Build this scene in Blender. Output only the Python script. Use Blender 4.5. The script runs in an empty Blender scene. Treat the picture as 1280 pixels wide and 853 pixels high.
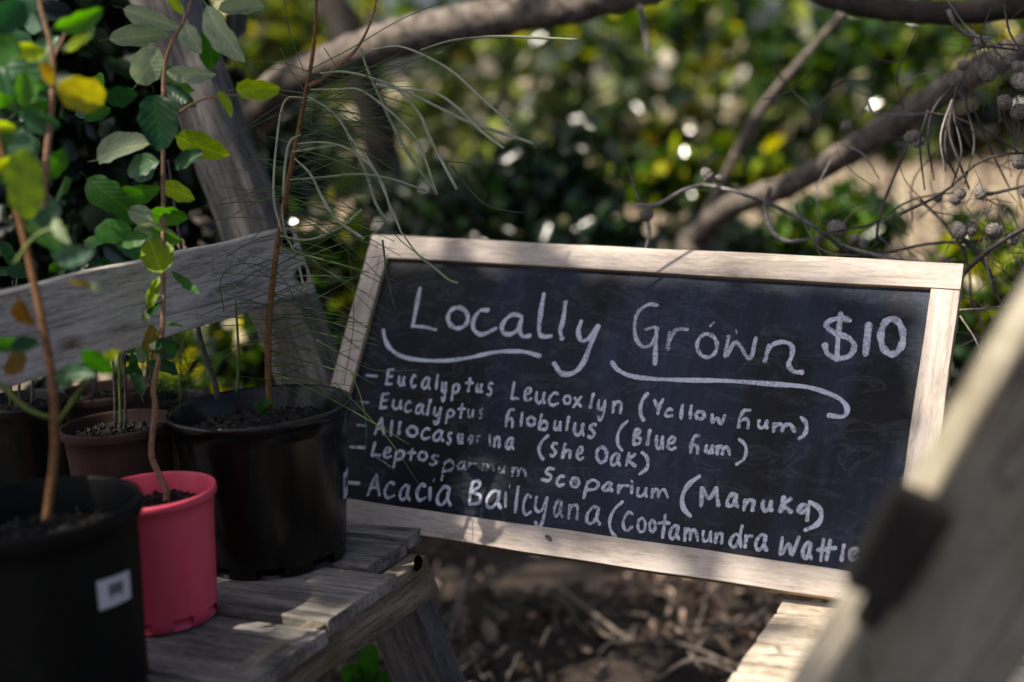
import bpy, bmesh, math, random
import numpy as np
from mathutils import Vector, Matrix
rnd = random.Random(7)
nrg = np.random.default_rng(11)
sc = bpy.context.scene
COL = sc.collection

# ------------------------------------------------------------------ camera
FPX, CX, CY = 1778.0, 640.0, 426.5
CAMZ = 1.35
PITCH, ROLL = math.radians(11), math.radians(4)
FW = Vector((0, math.cos(PITCH), -math.sin(PITCH)))
R0 = Vector((1, 0, 0)); U0 = R0.cross(FW)
RT = (math.cos(ROLL) * R0 - math.sin(ROLL) * U0).normalized()
UP = (math.cos(ROLL) * U0 + math.sin(ROLL) * R0).normalized()
CAM = Vector((0, 0, CAMZ))
cd = bpy.data.cameras.new('camera'); cam = bpy.data.objects.new('camera', cd); COL.objects.link(cam)
cam.matrix_world = Matrix(((RT.x, UP.x, -FW.x, 0), (RT.y, UP.y, -FW.y, 0), (RT.z, UP.z, -FW.z, CAMZ), (0, 0, 0, 1)))
cd.sensor_width = 36; cd.lens = 50; cd.clip_end = 400; cd.clip_start = 0.05
cd.dof.use_dof = True; cd.dof.focus_distance = 2.13; cd.dof.aperture_fstop = 1.5
sc.camera = cam

# ------------------------------------------------------------------ world, sun, exposure
SUN = Vector((-0.50, -0.22, 0.84)).normalized()         # towards the sun
w = bpy.data.worlds.new('World'); sc.world = w; w.use_nodes = True
nt = w.node_tree; bg = nt.nodes['Background']
sky = nt.nodes.new('ShaderNodeTexSky'); sky.sky_type = 'NISHITA'; sky.sun_disc = False
sky.sun_elevation = math.asin(SUN.z); sky.sun_rotation = math.atan2(SUN.x, SUN.y)
nt.links.new(sky.outputs[0], bg.inputs[0]); bg.inputs[1].default_value = 0.125; sky.air_density = .45; sky.dust_density = 4; sky.ozone_density = .3
sl = bpy.data.lights.new('sun', 'SUN'); sun = bpy.data.objects.new('sun', sl); COL.objects.link(sun)
sl.energy = 5.0; sl.angle = math.radians(0.55); sl.color = (1.0, 0.91, 0.78)
sun.rotation_euler = SUN.to_track_quat('Z', 'Y').to_euler()
sc.view_settings.view_transform = 'Standard'; sc.view_settings.look = 'None'
sc.view_settings.exposure = 0.55; sc.view_settings.gamma = 1.0; sc.view_settings.use_curve_mapping = False
cy = sc.cycles
cy.max_bounces = 6; cy.diffuse_bounces = 3; cy.glossy_bounces = 2; cy.transmission_bounces = 3; cy.transparent_max_bounces = 6
cy.use_denoising = True
cy.sample_clamp_indirect = 6.0

# ------------------------------------------------------------------ helpers
def ray(x, y): return FW + RT * ((x - CX) / FPX) - UP * ((y - CY) / FPX)
def at(x, y, d): return CAM + ray(x, y) * d             # photograph pixel and distance along the view -> point
def hit(x, y, p, n):
    r = ray(x, y); return CAM + r * ((p - CAM).dot(n) / r.dot(n))
def path(pts): return [at(*p) for p in pts]

def tag(o, label=None, cat=None, group=None, kind=None):
    if label: o['label'] = label
    if cat: o['category'] = cat
    if group: o['group'] = group
    if kind: o['kind'] = kind
    return o
def empty(name, loc, label, cat, group=None):
    o = bpy.data.objects.new(name, None); COL.objects.link(o); o.location = loc
    o.empty_display_size = 0.05
    return tag(o, label, cat, group)
def put(o, parent=None, M=None):
    M = M or Matrix.Identity(4)
    COL.objects.link(o)
    if parent is not None:
        o.parent = parent
        W = Matrix.Translation(parent.location)
        q = parent
        while q.parent is not None:
            q = q.parent
        if parent.type == 'EMPTY': o.matrix_basis = W.inverted() @ M
        else: o.matrix_basis = WM[parent.name].inverted() @ M
    else: o.matrix_basis = M
    WM[o.name] = M.copy()
    return o
WM = {}
def mesh(name, verts, faces, mat, smooth=False, mats=None, midx=None):
    me = bpy.data.meshes.new(name)
    me.from_pydata([tuple(v) for v in verts], [], faces)
    for m in (mats or [mat]): me.materials.append(m)
    if midx: me.polygons.foreach_set('material_index', midx)
    if smooth: me.polygons.foreach_set('use_smooth', [True] * len(me.polygons))
    me.update()
    return me
def obj(name, me, parent=None, M=None): return put(bpy.data.objects.new(name, me), parent, M)

def bez(pts, n=8):
    """Catmull-Rom through points (tuples of any length)"""
    P = [np.array(p, float) for p in pts]
    if len(P) < 3: n = max(n // 2, 2)
    P = [2 * P[0] - P[1]] + P + [2 * P[-1] - P[-2]]
    out = []
    for i in range(1, len(P) - 2):
        a, b, c, d = P[i - 1:i + 3]
        for k in range(n):
            t = k / n
            out.append(0.5 * (2 * b + (c - a) * t + (2 * a - 5 * b + 4 * c - d) * t * t + (3 * b - a - 3 * c + d) * t ** 3))
    out.append(P[-2])
    return out
def tube_geo(pts, rad, seg=6, bump=0.0, vs=None, fs=None):
    vs = [] if vs is None else vs; fs = [] if fs is None else fs
    pts = [Vector(p) for p in pts]; n = len(pts)
    if not hasattr(rad, '__len__'): rad = [rad] * n
    rad = list(np.interp(np.linspace(0, 1, n), np.linspace(0, 1, len(rad)), rad))
    ref = Vector((0.13, 0.21, 0.97)); b0 = len(vs)
    prev = None
    for i, p in enumerate(pts):
        t = (pts[min(i + 1, n - 1)] - pts[max(i - 1, 0)]).normalized()
        if prev is None:
            a = t.cross(ref)
            if a.length < .05: a = t.cross(Vector((1, 0, 0)))
        else: a = prev - t * prev.dot(t)
        a.normalize(); prev = a; b = t.cross(a)
        for k in range(seg):
            an = 2 * math.pi * k / seg
            r = rad[i] * (1 + (rnd.uniform(-bump, bump) if bump else 0))
            vs.append(p + (a * math.cos(an) + b * math.sin(an)) * r)
    for i in range(n - 1):
        for k in range(seg):
            k2 = (k + 1) % seg
            fs.append((b0 + i * seg + k, b0 + i * seg + k2, b0 + (i + 1) * seg + k2, b0 + (i + 1) * seg + k))
    fs.append(tuple(b0 + k for k in reversed(range(seg)))); fs.append(tuple(b0 + (n - 1) * seg + k for k in range(seg)))
    return vs, fs
def tube(name, pts, rad, mat, parent=None, seg=6, bump=0.0, n=6):
    q = bez([tuple(p) for p in pts], n)
    v, f = tube_geo(q, rad, seg, bump)
    return obj(name, mesh(name, v, f, mat, True), parent)

# ------------------------------------------------------------------ materials
def newmat(name):
    m = bpy.data.materials.new(name); m.use_nodes = True
    t = m.node_tree; b = t.nodes['Principled BSDF']
    return m, t, b
def N(t, kind, **kw):
    n = t.nodes.new(kind)
    for k, v in kw.items():
        if hasattr(n, k): setattr(n, k, v)
        else: n.inputs[k.replace('_', ' ')].default_value = v
    return n
def ramp(t, src, stops):
    r = t.nodes.new('ShaderNodeValToRGB'); e = r.color_ramp.elements
    while len(e) < len(stops): e.new(0.5)
    for i, (p, c) in enumerate(stops):
        e[i].position = p; e[i].color = (c[0], c[1], c[2], 1)
    t.links.new(src, r.inputs[0]); return r
def bump(t, b, src, strength, dist):
    n = t.nodes.new('ShaderNodeBump'); n.inputs['Strength'].default_value = strength; n.inputs['Distance'].default_value = dist
    t.links.new(src, n.inputs['Height']); t.links.new(n.outputs[0], b.inputs['Normal']); return n
def coords(t, scale, rot=(0, 0, 0), kind='Object'):
    c = t.nodes.new('ShaderNodeTexCoord'); m = t.nodes.new('ShaderNodeMapping')
    m.inputs['Scale'].default_value = scale; m.inputs['Rotation'].default_value = rot
    t.links.new(c.outputs[kind], m.inputs[0]); return m.outputs[0]
def mixc(t, a, b_, fac, mode='MULTIPLY'):
    m = t.nodes.new('ShaderNodeMix'); m.data_type = 'RGBA'; m.blend_type = mode
    for s, x in ((0, fac), (6, a), (7, b_)):
        if hasattr(x, 'is_linked') or hasattr(x, 'links'): t.links.new(x, m.inputs[s])
        else: m.inputs[s].default_value = x if s == 0 else (*x, 1)
    return m.outputs[2]
def wood(name, dark, mid, light, knots=0.6, rough=0.8, fine=260, stain=None, bumpd=0.0012, crack=0.5):
    """sawn timber: grain runs along the piece's own x axis"""
    m, t, b = newmat(name)
    oi = t.nodes.new('ShaderNodeObjectInfo')
    c = t.nodes.new('ShaderNodeTexCoord'); ad = t.nodes.new('ShaderNodeVectorMath'); ad.operation = 'ADD'
    ml = t.nodes.new('ShaderNodeVectorMath'); ml.operation = 'SCALE'; t.links.new(oi.outputs['Random'], ml.inputs[3]); ml.inputs[0].default_value = (7, 3, 5)
    t.links.new(c.outputs['Object'], ad.inputs[0]); t.links.new(ml.outputs[0], ad.inputs[1])
    def mp(s):
        q = t.nodes.new('ShaderNodeMapping'); q.inputs['Scale'].default_value = s; t.links.new(ad.outputs[0], q.inputs[0]); return q.outputs[0]
    big = N(t, 'ShaderNodeTexNoise', Scale=1.0, Detail=3.0, Distortion=knots); t.links.new(mp((3.2, 16, 16)), big.inputs[0])
    wv = N(t, 'ShaderNodeTexNoise', Scale=1.0, Detail=5.0, Roughness=.65, Distortion=knots * .8); t.links.new(mp((8, fine * .34, fine * .34)), wv.inputs[0])
    fn = N(t, 'ShaderNodeTexNoise', Scale=1.0, Detail=6.0, Roughness=.7); t.links.new(mp((60, fine * 1.8, fine * 1.8)), fn.inputs[0])
    cr = N(t, 'ShaderNodeTexNoise', Scale=1.0, Detail=2.0, Distortion=.3); t.links.new(mp((4, fine * .5, fine * .5)), cr.inputs[0])
    a1 = t.nodes.new('ShaderNodeMath'); a1.operation = 'ADD'; t.links.new(wv.outputs[0], a1.inputs[0]); t.links.new(fn.outputs[0], a1.inputs[1])
    a2 = t.nodes.new('ShaderNodeMath'); a2.operation = 'ADD'; t.links.new(a1.outputs[0], a2.inputs[0]); t.links.new(big.outputs[0], a2.inputs[1])
    a3 = t.nodes.new('ShaderNodeMath'); a3.operation = 'MULTIPLY'; t.links.new(a2.outputs[0], a3.inputs[0]); a3.inputs[1].default_value = 1 / 3
    col = ramp(t, a3.outputs[0], [(0.415, dark), (0.495, mid), (0.575, light)])
    crk = ramp(t, cr.outputs[0], [(0.31, (1 - crack,) * 3), (0.39, (1, 1, 1))])
    o = mixc(t, col.outputs[0], crk.outputs[0], 1.0)
    sp = N(t, 'ShaderNodeTexNoise', Scale=1.0, Detail=2.0, Distortion=knots * .5); t.links.new(mp((2.2, fine * .16, fine * .16)), sp.inputs[0])
    spl = ramp(t, sp.outputs[0], [(.488, (1, 1, 1)), (.5, (1 - crack * 1.1,) * 3), (.512, (1, 1, 1))])
    o = mixc(t, o, spl.outputs[0], 1.0)
    vk = t.nodes.new('ShaderNodeTexVoronoi'); vk.inputs['Scale'].default_value = 1.0; t.links.new(mp((3.6, 11, 11)), vk.inputs[0])
    kn = ramp(t, vk.outputs['Distance'], [(.05, (.38, .33, .30)), (.13, (1, 1, 1))])
    o = mixc(t, o, kn.outputs[0], min(1, knots))
    if stain:
        st = N(t, 'ShaderNodeTexNoise', Scale=1.0, Detail=3.0); t.links.new(mp((5, 7, 7)), st.inputs[0])
        sr = ramp(t, st.outputs[0], [(0.52, (0, 0, 0)), (0.66, (1, 1, 1))])
        o = mixc(t, o, stain, sr.outputs[0], 'MIX')
    t.links.new(o, b.inputs['Base Color']); b.inputs['Roughness'].default_value = rough
    b.inputs['Specular IOR Level'].default_value = .3
    h = mixc(t, a3.outputs[0], crk.outputs[0], 1.0)
    bump(t, b, h, .8, bumpd)
    return m
def leafmat(name, c1, c2, c3, trans=0.35, rough=0.45, spec=0.4, veins=False):
    m, t, b = newmat(name)
    g = t.nodes.new('ShaderNodeNewGeometry'); oi = t.nodes.new('ShaderNodeObjectInfo')
    ad = t.nodes.new('ShaderNodeMath'); ad.operation = 'ADD'; t.links.new(g.outputs['Random Per Island'], ad.inputs[0]); t.links.new(oi.outputs['Random'], ad.inputs[1])
    fr = t.nodes.new('ShaderNodeMath'); fr.operation = 'FRACT'; t.links.new(ad.outputs[0], fr.inputs[0])
    r = ramp(t, fr.outputs[0], [(0.0, c1), (0.55, c2), (1.0, c3)])
    ns = N(t, 'ShaderNodeTexNoise', Scale=45.0, Detail=3.0); t.links.new(coords(t, (1, 1, 1)), ns.inputs[0])
    nr = ramp(t, ns.outputs[0], [(0.3, (.72, .72, .72)), (0.7, (1.15, 1.15, 1.1))])
    o = mixc(t, r.outputs[0], nr.outputs[0], 1.0)
    t.links.new(o, b.inputs['Base Color']); b.inputs['Roughness'].default_value = rough; b.inputs['Specular IOR Level'].default_value = spec
    if veins:                                                     # midrib and slanting side veins in the leaf's own unit space
        sx = t.nodes.new('ShaderNodeSeparateXYZ'); t.links.new(coords(t, (1, 1, 1)), sx.inputs[0])
        def mth(op, a_, b_=None):
            q = t.nodes.new('ShaderNodeMath'); q.operation = op
            for i_, v_ in ((0, a_), (1, b_)):
                if v_ is None: continue
                if isinstance(v_, (int, float)): q.inputs[i_].default_value = v_
                else: t.links.new(v_, q.inputs[i_])
            return q.outputs[0]
        ay = mth('ABSOLUTE', sx.outputs[1]); wv = mth('SINE', mth('MULTIPLY', mth('SUBTRACT', sx.outputs[0], mth('MULTIPLY', ay, .8)), 42.0))
        sv = ramp(t, wv, [(.90, (1, 1, 1)), (1.0, (1.16, 1.16, 1.1))]); mv = ramp(t, ay, [(.008, (1.45, 1.45, 1.3)), (.028, (1, 1, 1))])
        o = mixc(t, mixc(t, o, sv.outputs[0], 1.0), mv.outputs[0], 1.0)
        nb = N(t, 'ShaderNodeTexNoise', Scale=2.2, Detail=5.0, Roughness=.7); cc2 = t.nodes.new('ShaderNodeVectorMath'); cc2.operation = 'ADD'
        t.links.new(coords(t, (1, 1, 1)), cc2.inputs[0]); t.links.new(oi.outputs['Location'], cc2.inputs[1]); t.links.new(cc2.outputs[0], nb.inputs[0])
        bl = ramp(t, nb.outputs[0], [(.36, (.62, .72, .6)), (.5, (1, 1, 1)), (.66, (1.15, 1.1, .9))]); o = mixc(t, o, bl.outputs[0], 1.0)
        sp2 = ramp(t, nb.outputs[0], [(.70, (0, 0, 0)), (.74, (.7, .7, .7))]); o = mixc(t, o, (.16, .09, .04), sp2.outputs[0], 'MIX')
        t.links.new(o, b.inputs['Base Color']); bump(t, b, mth('ADD', wv, mth('MULTIPLY', nb.outputs[0], 3.0)), .10, .01)
    tr = t.nodes.new('ShaderNodeBsdfTranslucent')
    hs = t.nodes.new('ShaderNodeHueSaturation'); hs.inputs['Saturation'].default_value = 1.25; hs.inputs['Value'].default_value = 1.7; hs.inputs['Hue'].default_value = .485
    t.links.new(o, hs.inputs['Color']); t.links.new(hs.outputs[0], tr.inputs[0])
    mx = t.nodes.new('ShaderNodeMixShader'); mx.inputs[0].default_value = trans
    t.links.new(b.outputs[0], mx.inputs[1]); t.links.new(tr.outputs[0], mx.inputs[2])
    t.links.new(mx.outputs[0], t.nodes['Material Output'].inputs[0])
    return m
def bark(name, d, l, sx=30):
    m, t, b = newmat(name)
    ns = N(t, 'ShaderNodeTexNoise', Scale=float(sx), Detail=7.0, Roughness=.7, Distortion=.6); t.links.new(coords(t, (1, 1, 1)), ns.inputs[0])
    r = ramp(t, ns.outputs[0], [(0.35, d), (0.65, l)]); t.links.new(r.outputs[0], b.inputs['Base Color'])
    b.inputs['Roughness'].default_value = .85; bump(t, b, ns.outputs[0], .8, .006); return m
def plastic(name, col, rough, dust_sheen=(.3, .28, .25), amt=.25, spec=.3):
    m, t, b = newmat(name)
    ns = N(t, 'ShaderNodeTexNoise', Scale=1.0, Detail=6.0, Roughness=.7); t.links.new(coords(t, (16, 16, 2)), ns.inputs[0])  # upright streaks tint the colour: dust, plus reflections painted on the pots
    fac = ramp(t, ns.outputs[0], [(.45, (0, 0, 0)), (.8, (amt,) * 3)])
    o = mixc(t, col, dust_sheen, fac.outputs[0], 'MIX')
    s2 = t.nodes.new('ShaderNodeSeparateXYZ'); t.links.new(coords(t, (1, 1, 1)), s2.inputs[0])
    low = ramp(t, s2.outputs[2], [(.0, (1, 1, 1)), (.09, (.15, .15, .15))])
    sn = N(t, 'ShaderNodeTexNoise', Scale=110.0, Detail=6.0, Roughness=.8); t.links.new(coords(t, (1, 1, 1)), sn.inputs[0])
    sr = ramp(t, sn.outputs[0], [(.57, (0, 0, 0)), (.66, (min(1, amt * 2.2),) * 3)])
    o = mixc(t, o, tuple(d_ * .5 for d_ in dust_sheen), mixc(t, sr.outputs[0], low.outputs[0], 1.0), 'MIX'); t.links.new(o, b.inputs['Base Color'])
    rr = ramp(t, ns.outputs[0], [(.3, (rough,) * 3), (.7, (min(1, rough + .25),) * 3)]); t.links.new(rr.outputs[0], b.inputs['Roughness'])
    bump(t, b, ns.outputs[0], .15, .002); b.inputs['Specular IOR Level'].default_value = spec
    return m

M_grey = wood('weathered_grey_timber', (.19, .175, .15), (.46, .43, .385), (.66, .62, .56), knots=1.6)
M_post = wood('weathered_post_timber', (.042, .039, .036), (.105, .098, .092), (.20, .187, .175), knots=.7)
M_rail = wood('mossy_rail_timber', (.085, .07, .048), (.20, .17, .125), (.33, .29, .225), knots=.8, stain=(.13, .085, .03))
M_deck = wood('worn_plank_timber', (.10, .091, .08), (.25, .23, .205), (.41, .38, .345), knots=.8)
M_moss = wood('orange_stained_timber', (.12, .075, .03), (.24, .15, .06), (.36, .26, .13), knots=.8)
M_cream = wood('pale_frame_timber', (.38, .325, .285), (.53, .46, .405), (.64, .57, .515), knots=.35, fine=180, bumpd=.0004, crack=.2, rough=.85)
M_side = wood('raw_frame_edge_timber', (.24, .17, .085), (.36, .26, .14), (.46, .34, .2), knots=.3, fine=180, bumpd=.0004, crack=.2)
M_fore = wood('brown_leg_timber', (.26, .225, .155), (.39, .35, .265), (.50, .45, .355), knots=.6, fine=60)
M_palestep = wood('pale_step_timber', (.32, .26, .19), (.54, .46, .36), (.70, .62, .51), knots=.8, fine=90)  # even pale timber tone for the step slats
M_black = plastic('black_nursery_plastic', (.003, .0034, .0033), .13, dust_sheen=(.05, .05, .04), amt=.15, spec=.42)
M_pink = plastic('pink_plastic', (.76, .07, .14), .3, dust_sheen=(.62, .22, .22), amt=.4)
M_brown = plastic('brown_plastic', (.034, .012, .008), .6, amt=.12)
M_mauve = plastic('faded_brown_plastic', (.06, .03, .026), .6, amt=.15)
M_metal = plastic('black_rubber', (.009, .008, .008), .7, amt=.03)
M_white = plastic('white_sticker_paper', (.62, .62, .66), .6, dust_sheen=(.5, .5, .5), amt=.2)
M_ink = plastic('black_print', (.03, .03, .035), .6)
M_hole = plastic('hole_shade', (.004, .004, .004), .9, amt=.0, spec=.05)
def soilmat(name, a, b_, c, s):
    m, t, b = newmat(name)
    ns = N(t, 'ShaderNodeTexNoise', Scale=float(s), Detail=8.0, Roughness=.75); t.links.new(coords(t, (1, 1, 1)), ns.inputs[0])
    r = ramp(t, ns.outputs[0], [(.35, a), (.55, b_), (.75, c)]); t.links.new(r.outputs[0], b.inputs['Base Color'])
    b.inputs['Roughness'].default_value = .95; bump(t, b, ns.outputs[0], 1, .008); return m
M_soil = soilmat('potting_soil', (.006, .005, .004), (.02, .016, .013), (.12, .11, .10), 120)
M_grit = soilmat('grit', (.02, .018, .016), (.07, .065, .06), (.28, .27, .26), 90)
M_bark = bark('grey_brown_bark', (.04, .032, .026), (.27, .225, .19))
M_barkdark = bark('dark_bark', (.015, .011, .009), (.05, .037, .03))
M_twig = bark('pale_twig_bark', (.16, .14, .13), (.44, .40, .38), 90)
M_twigdark = bark('dark_twig_bark', (.035, .028, .025), (.12, .10, .09), 90)
M_cone = bark('cone_scales', (.03, .024, .02), (.46, .41, .37), 4)
M_stemor = bark('orange_stem', (.13, .055, .018), (.30, .15, .055), 160)
M_stemrd = bark('reddish_stem', (.20, .10, .055), (.42, .25, .16), 160)
M_stemgr = leafmat('green_stem', (.10, .15, .03), (.12, .18, .03), (.14, .2, .04), .1)
M_lpale = leafmat('glaucous_leaf', (.26, .34, .20), (.34, .42, .28), (.42, .49, .36), .42, .5, veins=True)
M_lgreen = leafmat('green_leaf', (.035, .13, .025), (.06, .19, .04), (.10, .27, .05), .5, .4, veins=True)
M_ldark = leafmat('dark_leaf', (.015, .065, .022), (.025, .095, .035), (.045, .13, .055), .3, .4, veins=True)
M_lyel = leafmat('yellow_green_leaf', (.24, .38, .02), (.33, .48, .03), (.46, .58, .05), .6, .45, veins=True)  # yellow new growth, with backlit glow painted into the tone
M_lorange = leafmat('orange_edged_leaf', (.22, .20, .03), (.33, .24, .03), (.36, .30, .05), .4, .5, veins=True)
M_lbrown = leafmat('brown_leaf', (.13, .08, .02), (.22, .13, .03), (.25, .18, .05), .3, .6, veins=True)
M_needle = leafmat('green_branchlet', (.045, .10, .03), (.08, .15, .045), (.16, .23, .07), .1, .5)
M_frond = leafmat('pale_branchlet', (.32, .38, .24), (.42, .47, .32), (.54, .56, .42), .1, .5)
def bgfoliage(name, stops, trans, rough=.16):  # leaf tones carry painted sun glints and shade, picked per leaf
    m = leafmat(name, (0, 0, 0), (0, 0, 0), (0, 0, 0), trans, rough, .9)
    for n_ in m.node_tree.nodes:
        if n_.type == 'VALTORGB' and len(n_.color_ramp.elements) == 3 and n_.color_ramp.elements[1].position > .54 and n_.color_ramp.elements[1].position < .56:
            e = n_.color_ramp.elements
            while len(e) < len(stops): e.new(.5)
            for i, (p, c) in enumerate(stops): e[i].position = p; e[i].color = (*c, 1)
            n_.color_ramp.interpolation = 'CONSTANT'
    return m
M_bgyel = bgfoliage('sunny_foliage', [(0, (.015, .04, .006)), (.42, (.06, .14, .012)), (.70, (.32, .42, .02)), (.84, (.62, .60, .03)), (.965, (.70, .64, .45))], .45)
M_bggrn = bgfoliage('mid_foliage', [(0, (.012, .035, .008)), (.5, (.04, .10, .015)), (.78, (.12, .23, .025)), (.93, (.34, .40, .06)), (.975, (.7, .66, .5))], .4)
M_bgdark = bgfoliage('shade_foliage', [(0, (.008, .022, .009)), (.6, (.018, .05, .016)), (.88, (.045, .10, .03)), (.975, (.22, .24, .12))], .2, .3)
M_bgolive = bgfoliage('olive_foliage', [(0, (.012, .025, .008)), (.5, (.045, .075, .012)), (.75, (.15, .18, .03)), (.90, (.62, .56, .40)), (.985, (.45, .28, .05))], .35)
M_bgpale = bgfoliage('pale_glint_foliage', [(0, (.018, .035, .008)), (.5, (.07, .11, .02)), (.72, (.26, .32, .06)), (.83, (.78, .71, .60))], .3)
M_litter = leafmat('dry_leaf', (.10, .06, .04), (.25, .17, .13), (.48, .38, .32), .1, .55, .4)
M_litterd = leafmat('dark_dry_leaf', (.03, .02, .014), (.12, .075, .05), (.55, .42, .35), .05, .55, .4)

# chalkboard surface: near black, with wiped chalk smears and a painted bluish sky sheen
M_board, t, b = newmat('blackboard_paint')
n1 = N(t, 'ShaderNodeTexNoise', Scale=1.0, Detail=5.0, Roughness=.6, Distortion=.8); t.links.new(coords(t, (5, 2.4, 3)), n1.inputs[0])
n2 = N(t, 'ShaderNodeTexNoise', Scale=1.0, Detail=7.0, Roughness=.75); t.links.new(coords(t, (60, 9, 9)), n2.inputs[0])
n3 = N(t, 'ShaderNodeTexNoise', Scale=420.0, Detail=2.0); t.links.new(coords(t, (1, 1, 1)), n3.inputs[0])
sx = t.nodes.new('ShaderNodeSeparateXYZ'); t.links.new(coords(t, (1, 1, 1)), sx.inputs[0])
gr = ramp(t, sx.outputs[0], [(0.0, (.25, .25, .25)), (0.5, (1, 1, 1))])      # bluish sky sheen painted in, strongest toward the right
d1 = ramp(t, n1.outputs[0], [(.40, (0, 0, 0)), (.72, (1, 1, 1))])
d2 = ramp(t, n2.outputs[0], [(.3, (.35, .35, .35)), (.75, (1, 1, 1))])
dm = mixc(t, mixc(t, d1.outputs[0], d2.outputs[0], 1.0), gr.outputs[0], 1.0)
sp = ramp(t, n3.outputs[0], [(.70, (0, 0, 0)), (.76, (.35, .35, .35))])
bc = mixc(t, (.0045, .0065, .012), (.050, .070, .125), dm, 'MIX')
n4 = N(t, 'ShaderNodeTexNoise', Scale=1.0, Detail=4.0, Roughness=.6, Distortion=1.6); t.links.new(coords(t, (9, 22, 9), (0, 0, .5)), n4.inputs[0])
wp = ramp(t, n4.outputs[0], [(.53, (0, 0, 0)), (.60, (.22, .22, .22)), (.63, (0, 0, 0))]); bc = mixc(t, bc, (.16, .18, .24), mixc(t, wp.outputs[0], d2.outputs[0], 1.0), 'MIX')
bc = mixc(t, bc, (.3, .3, .34), sp.outputs[0], 'MIX')
t.links.new(bc, b.inputs['Base Color'])
rr = ramp(t, n1.outputs[0], [(.3, (.38,) * 3), (.7, (.6,) * 3)]); t.links.new(rr.outputs[0], b.inputs['Roughness'])
b.inputs['Specular IOR Level'].default_value = .16
bump(t, b, n2.outputs[0], .1, .001)
# chalk / paint-pen strokes: uneven cover
M_chalk, t, b = newmat('chalk_pen')
b.inputs['Roughness'].default_value = .9
at_ = t.nodes.new('ShaderNodeAttribute'); at_.attribute_name = 'cover'
g1 = N(t, 'ShaderNodeTexNoise', Scale=230.0, Detail=5.0, Roughness=.7); t.links.new(coords(t, (1, 1, 1)), g1.inputs[0])
cr = ramp(t, g1.outputs[0], [(.3, (.50, .54, .72)), (.7, (.76, .78, .88))]); t.links.new(cr.outputs[0], b.inputs['Base Color'])
sm = t.nodes.new('ShaderNodeMath'); sm.operation = 'MULTIPLY_ADD'; t.links.new(g1.outputs[0], sm.inputs[0]); sm.inputs[1].default_value = 2.0; sm.inputs[2].default_value = -.98
ad = t.nodes.new('ShaderNodeMath'); ad.operation = 'ADD'; ad.use_clamp = True; t.links.new(sm.outputs[0], ad.inputs[0]); t.links.new(at_.outputs['Fac'], ad.inputs[1])
t.links.new(ad.outputs[0], b.inputs['Alpha'])

# ------------------------------------------------------------------ generic pieces
def beam_mesh(name, L, W, T, mat, seg=16, wob=.002, bev=.003, endmat=None, taper=None, slant=0):
    """timber from x=0..L, y=-W..0 (downwards face width), z=-T..0 ; rounded, slightly uneven"""
    vs, fs = [], []
    cs = []
    for sx_, sy_ in ((0, 0), (-1, 0), (-1, -1), (0, -1)):
        cx_, cz_ = sx_ * W, sy_ * T
        dx = -1 if sx_ == 0 else 1; dz = -1 if sy_ == 0 else 1
        a = (cx_, cz_ + dz * bev); b_ = (cx_ + dx * bev * .3, cz_ + dz * bev * .3); c_ = (cx_ + dx * bev, cz_)
        cs += ([c_, b_, a] if (sx_, sy_) in ((-1, 0), (0, -1)) else [a, b_, c_])
    # order corners into a loop
    cs = sorted(cs, key=lambda q: math.atan2((q[1] + T / 2) / T, (q[0] + W / 2) / W))
    ph = [rnd.uniform(0, 6) for _ in range(8)]
    for i in range(seg + 1):
        x = L * i / seg
        for (y, z) in cs:
            sy2 = 1 if y > -W / 2 else -1; sz2 = 1 if z > -T / 2 else -1
            dy = wob * (math.sin(x * 9 + ph[0] + sy2) + .6 * math.sin(x * 31 + ph[1] * sy2) + .5 * rnd.uniform(-1, 1) * .5)
            dz = wob * .6 * (math.sin(x * 7 + ph[2] + sz2) + .5 * math.sin(x * 23 + ph[3] * sz2))
            if taper: y = y * taper(x)
            if slant: x = L * i / seg + slant * (-y / W) * max(0, 1 - (seg - i) / 3)
            vs.append((x + (wob * math.sin(40 * y + ph[4]) if i in (0, seg) else 0), y + dy, z + dz))
    m = len(cs)
    for i in range(seg):
        for k in range(m):
            k2 = (k + 1) % m
            fs.append((i * m + k, (i + 1) * m + k, (i + 1) * m + k2, i * m + k2))
    fs.append(tuple(range(m))); fs.append(tuple(seg * m + k for k in reversed(range(m))))
    me = mesh(name, vs, fs, mat)
    bm = bmesh.new(); bm.from_mesh(me); bmesh.ops.recalc_face_normals(bm, faces=bm.faces); bm.to_mesh(me); bm.free()
    return me
def frameM(o, x, n):
    """matrix with x axis along x, z axis near n, y = z cross x"""
    x = x.normalized(); n = (n - x * n.dot(x)).normalized(); y = n.cross(x)
    return Matrix(((x.x, y.x, n.x, o.x), (x.y, y.y, n.y, o.y), (x.z, y.z, n.z, o.z), (0, 0, 0, 1)))

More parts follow.
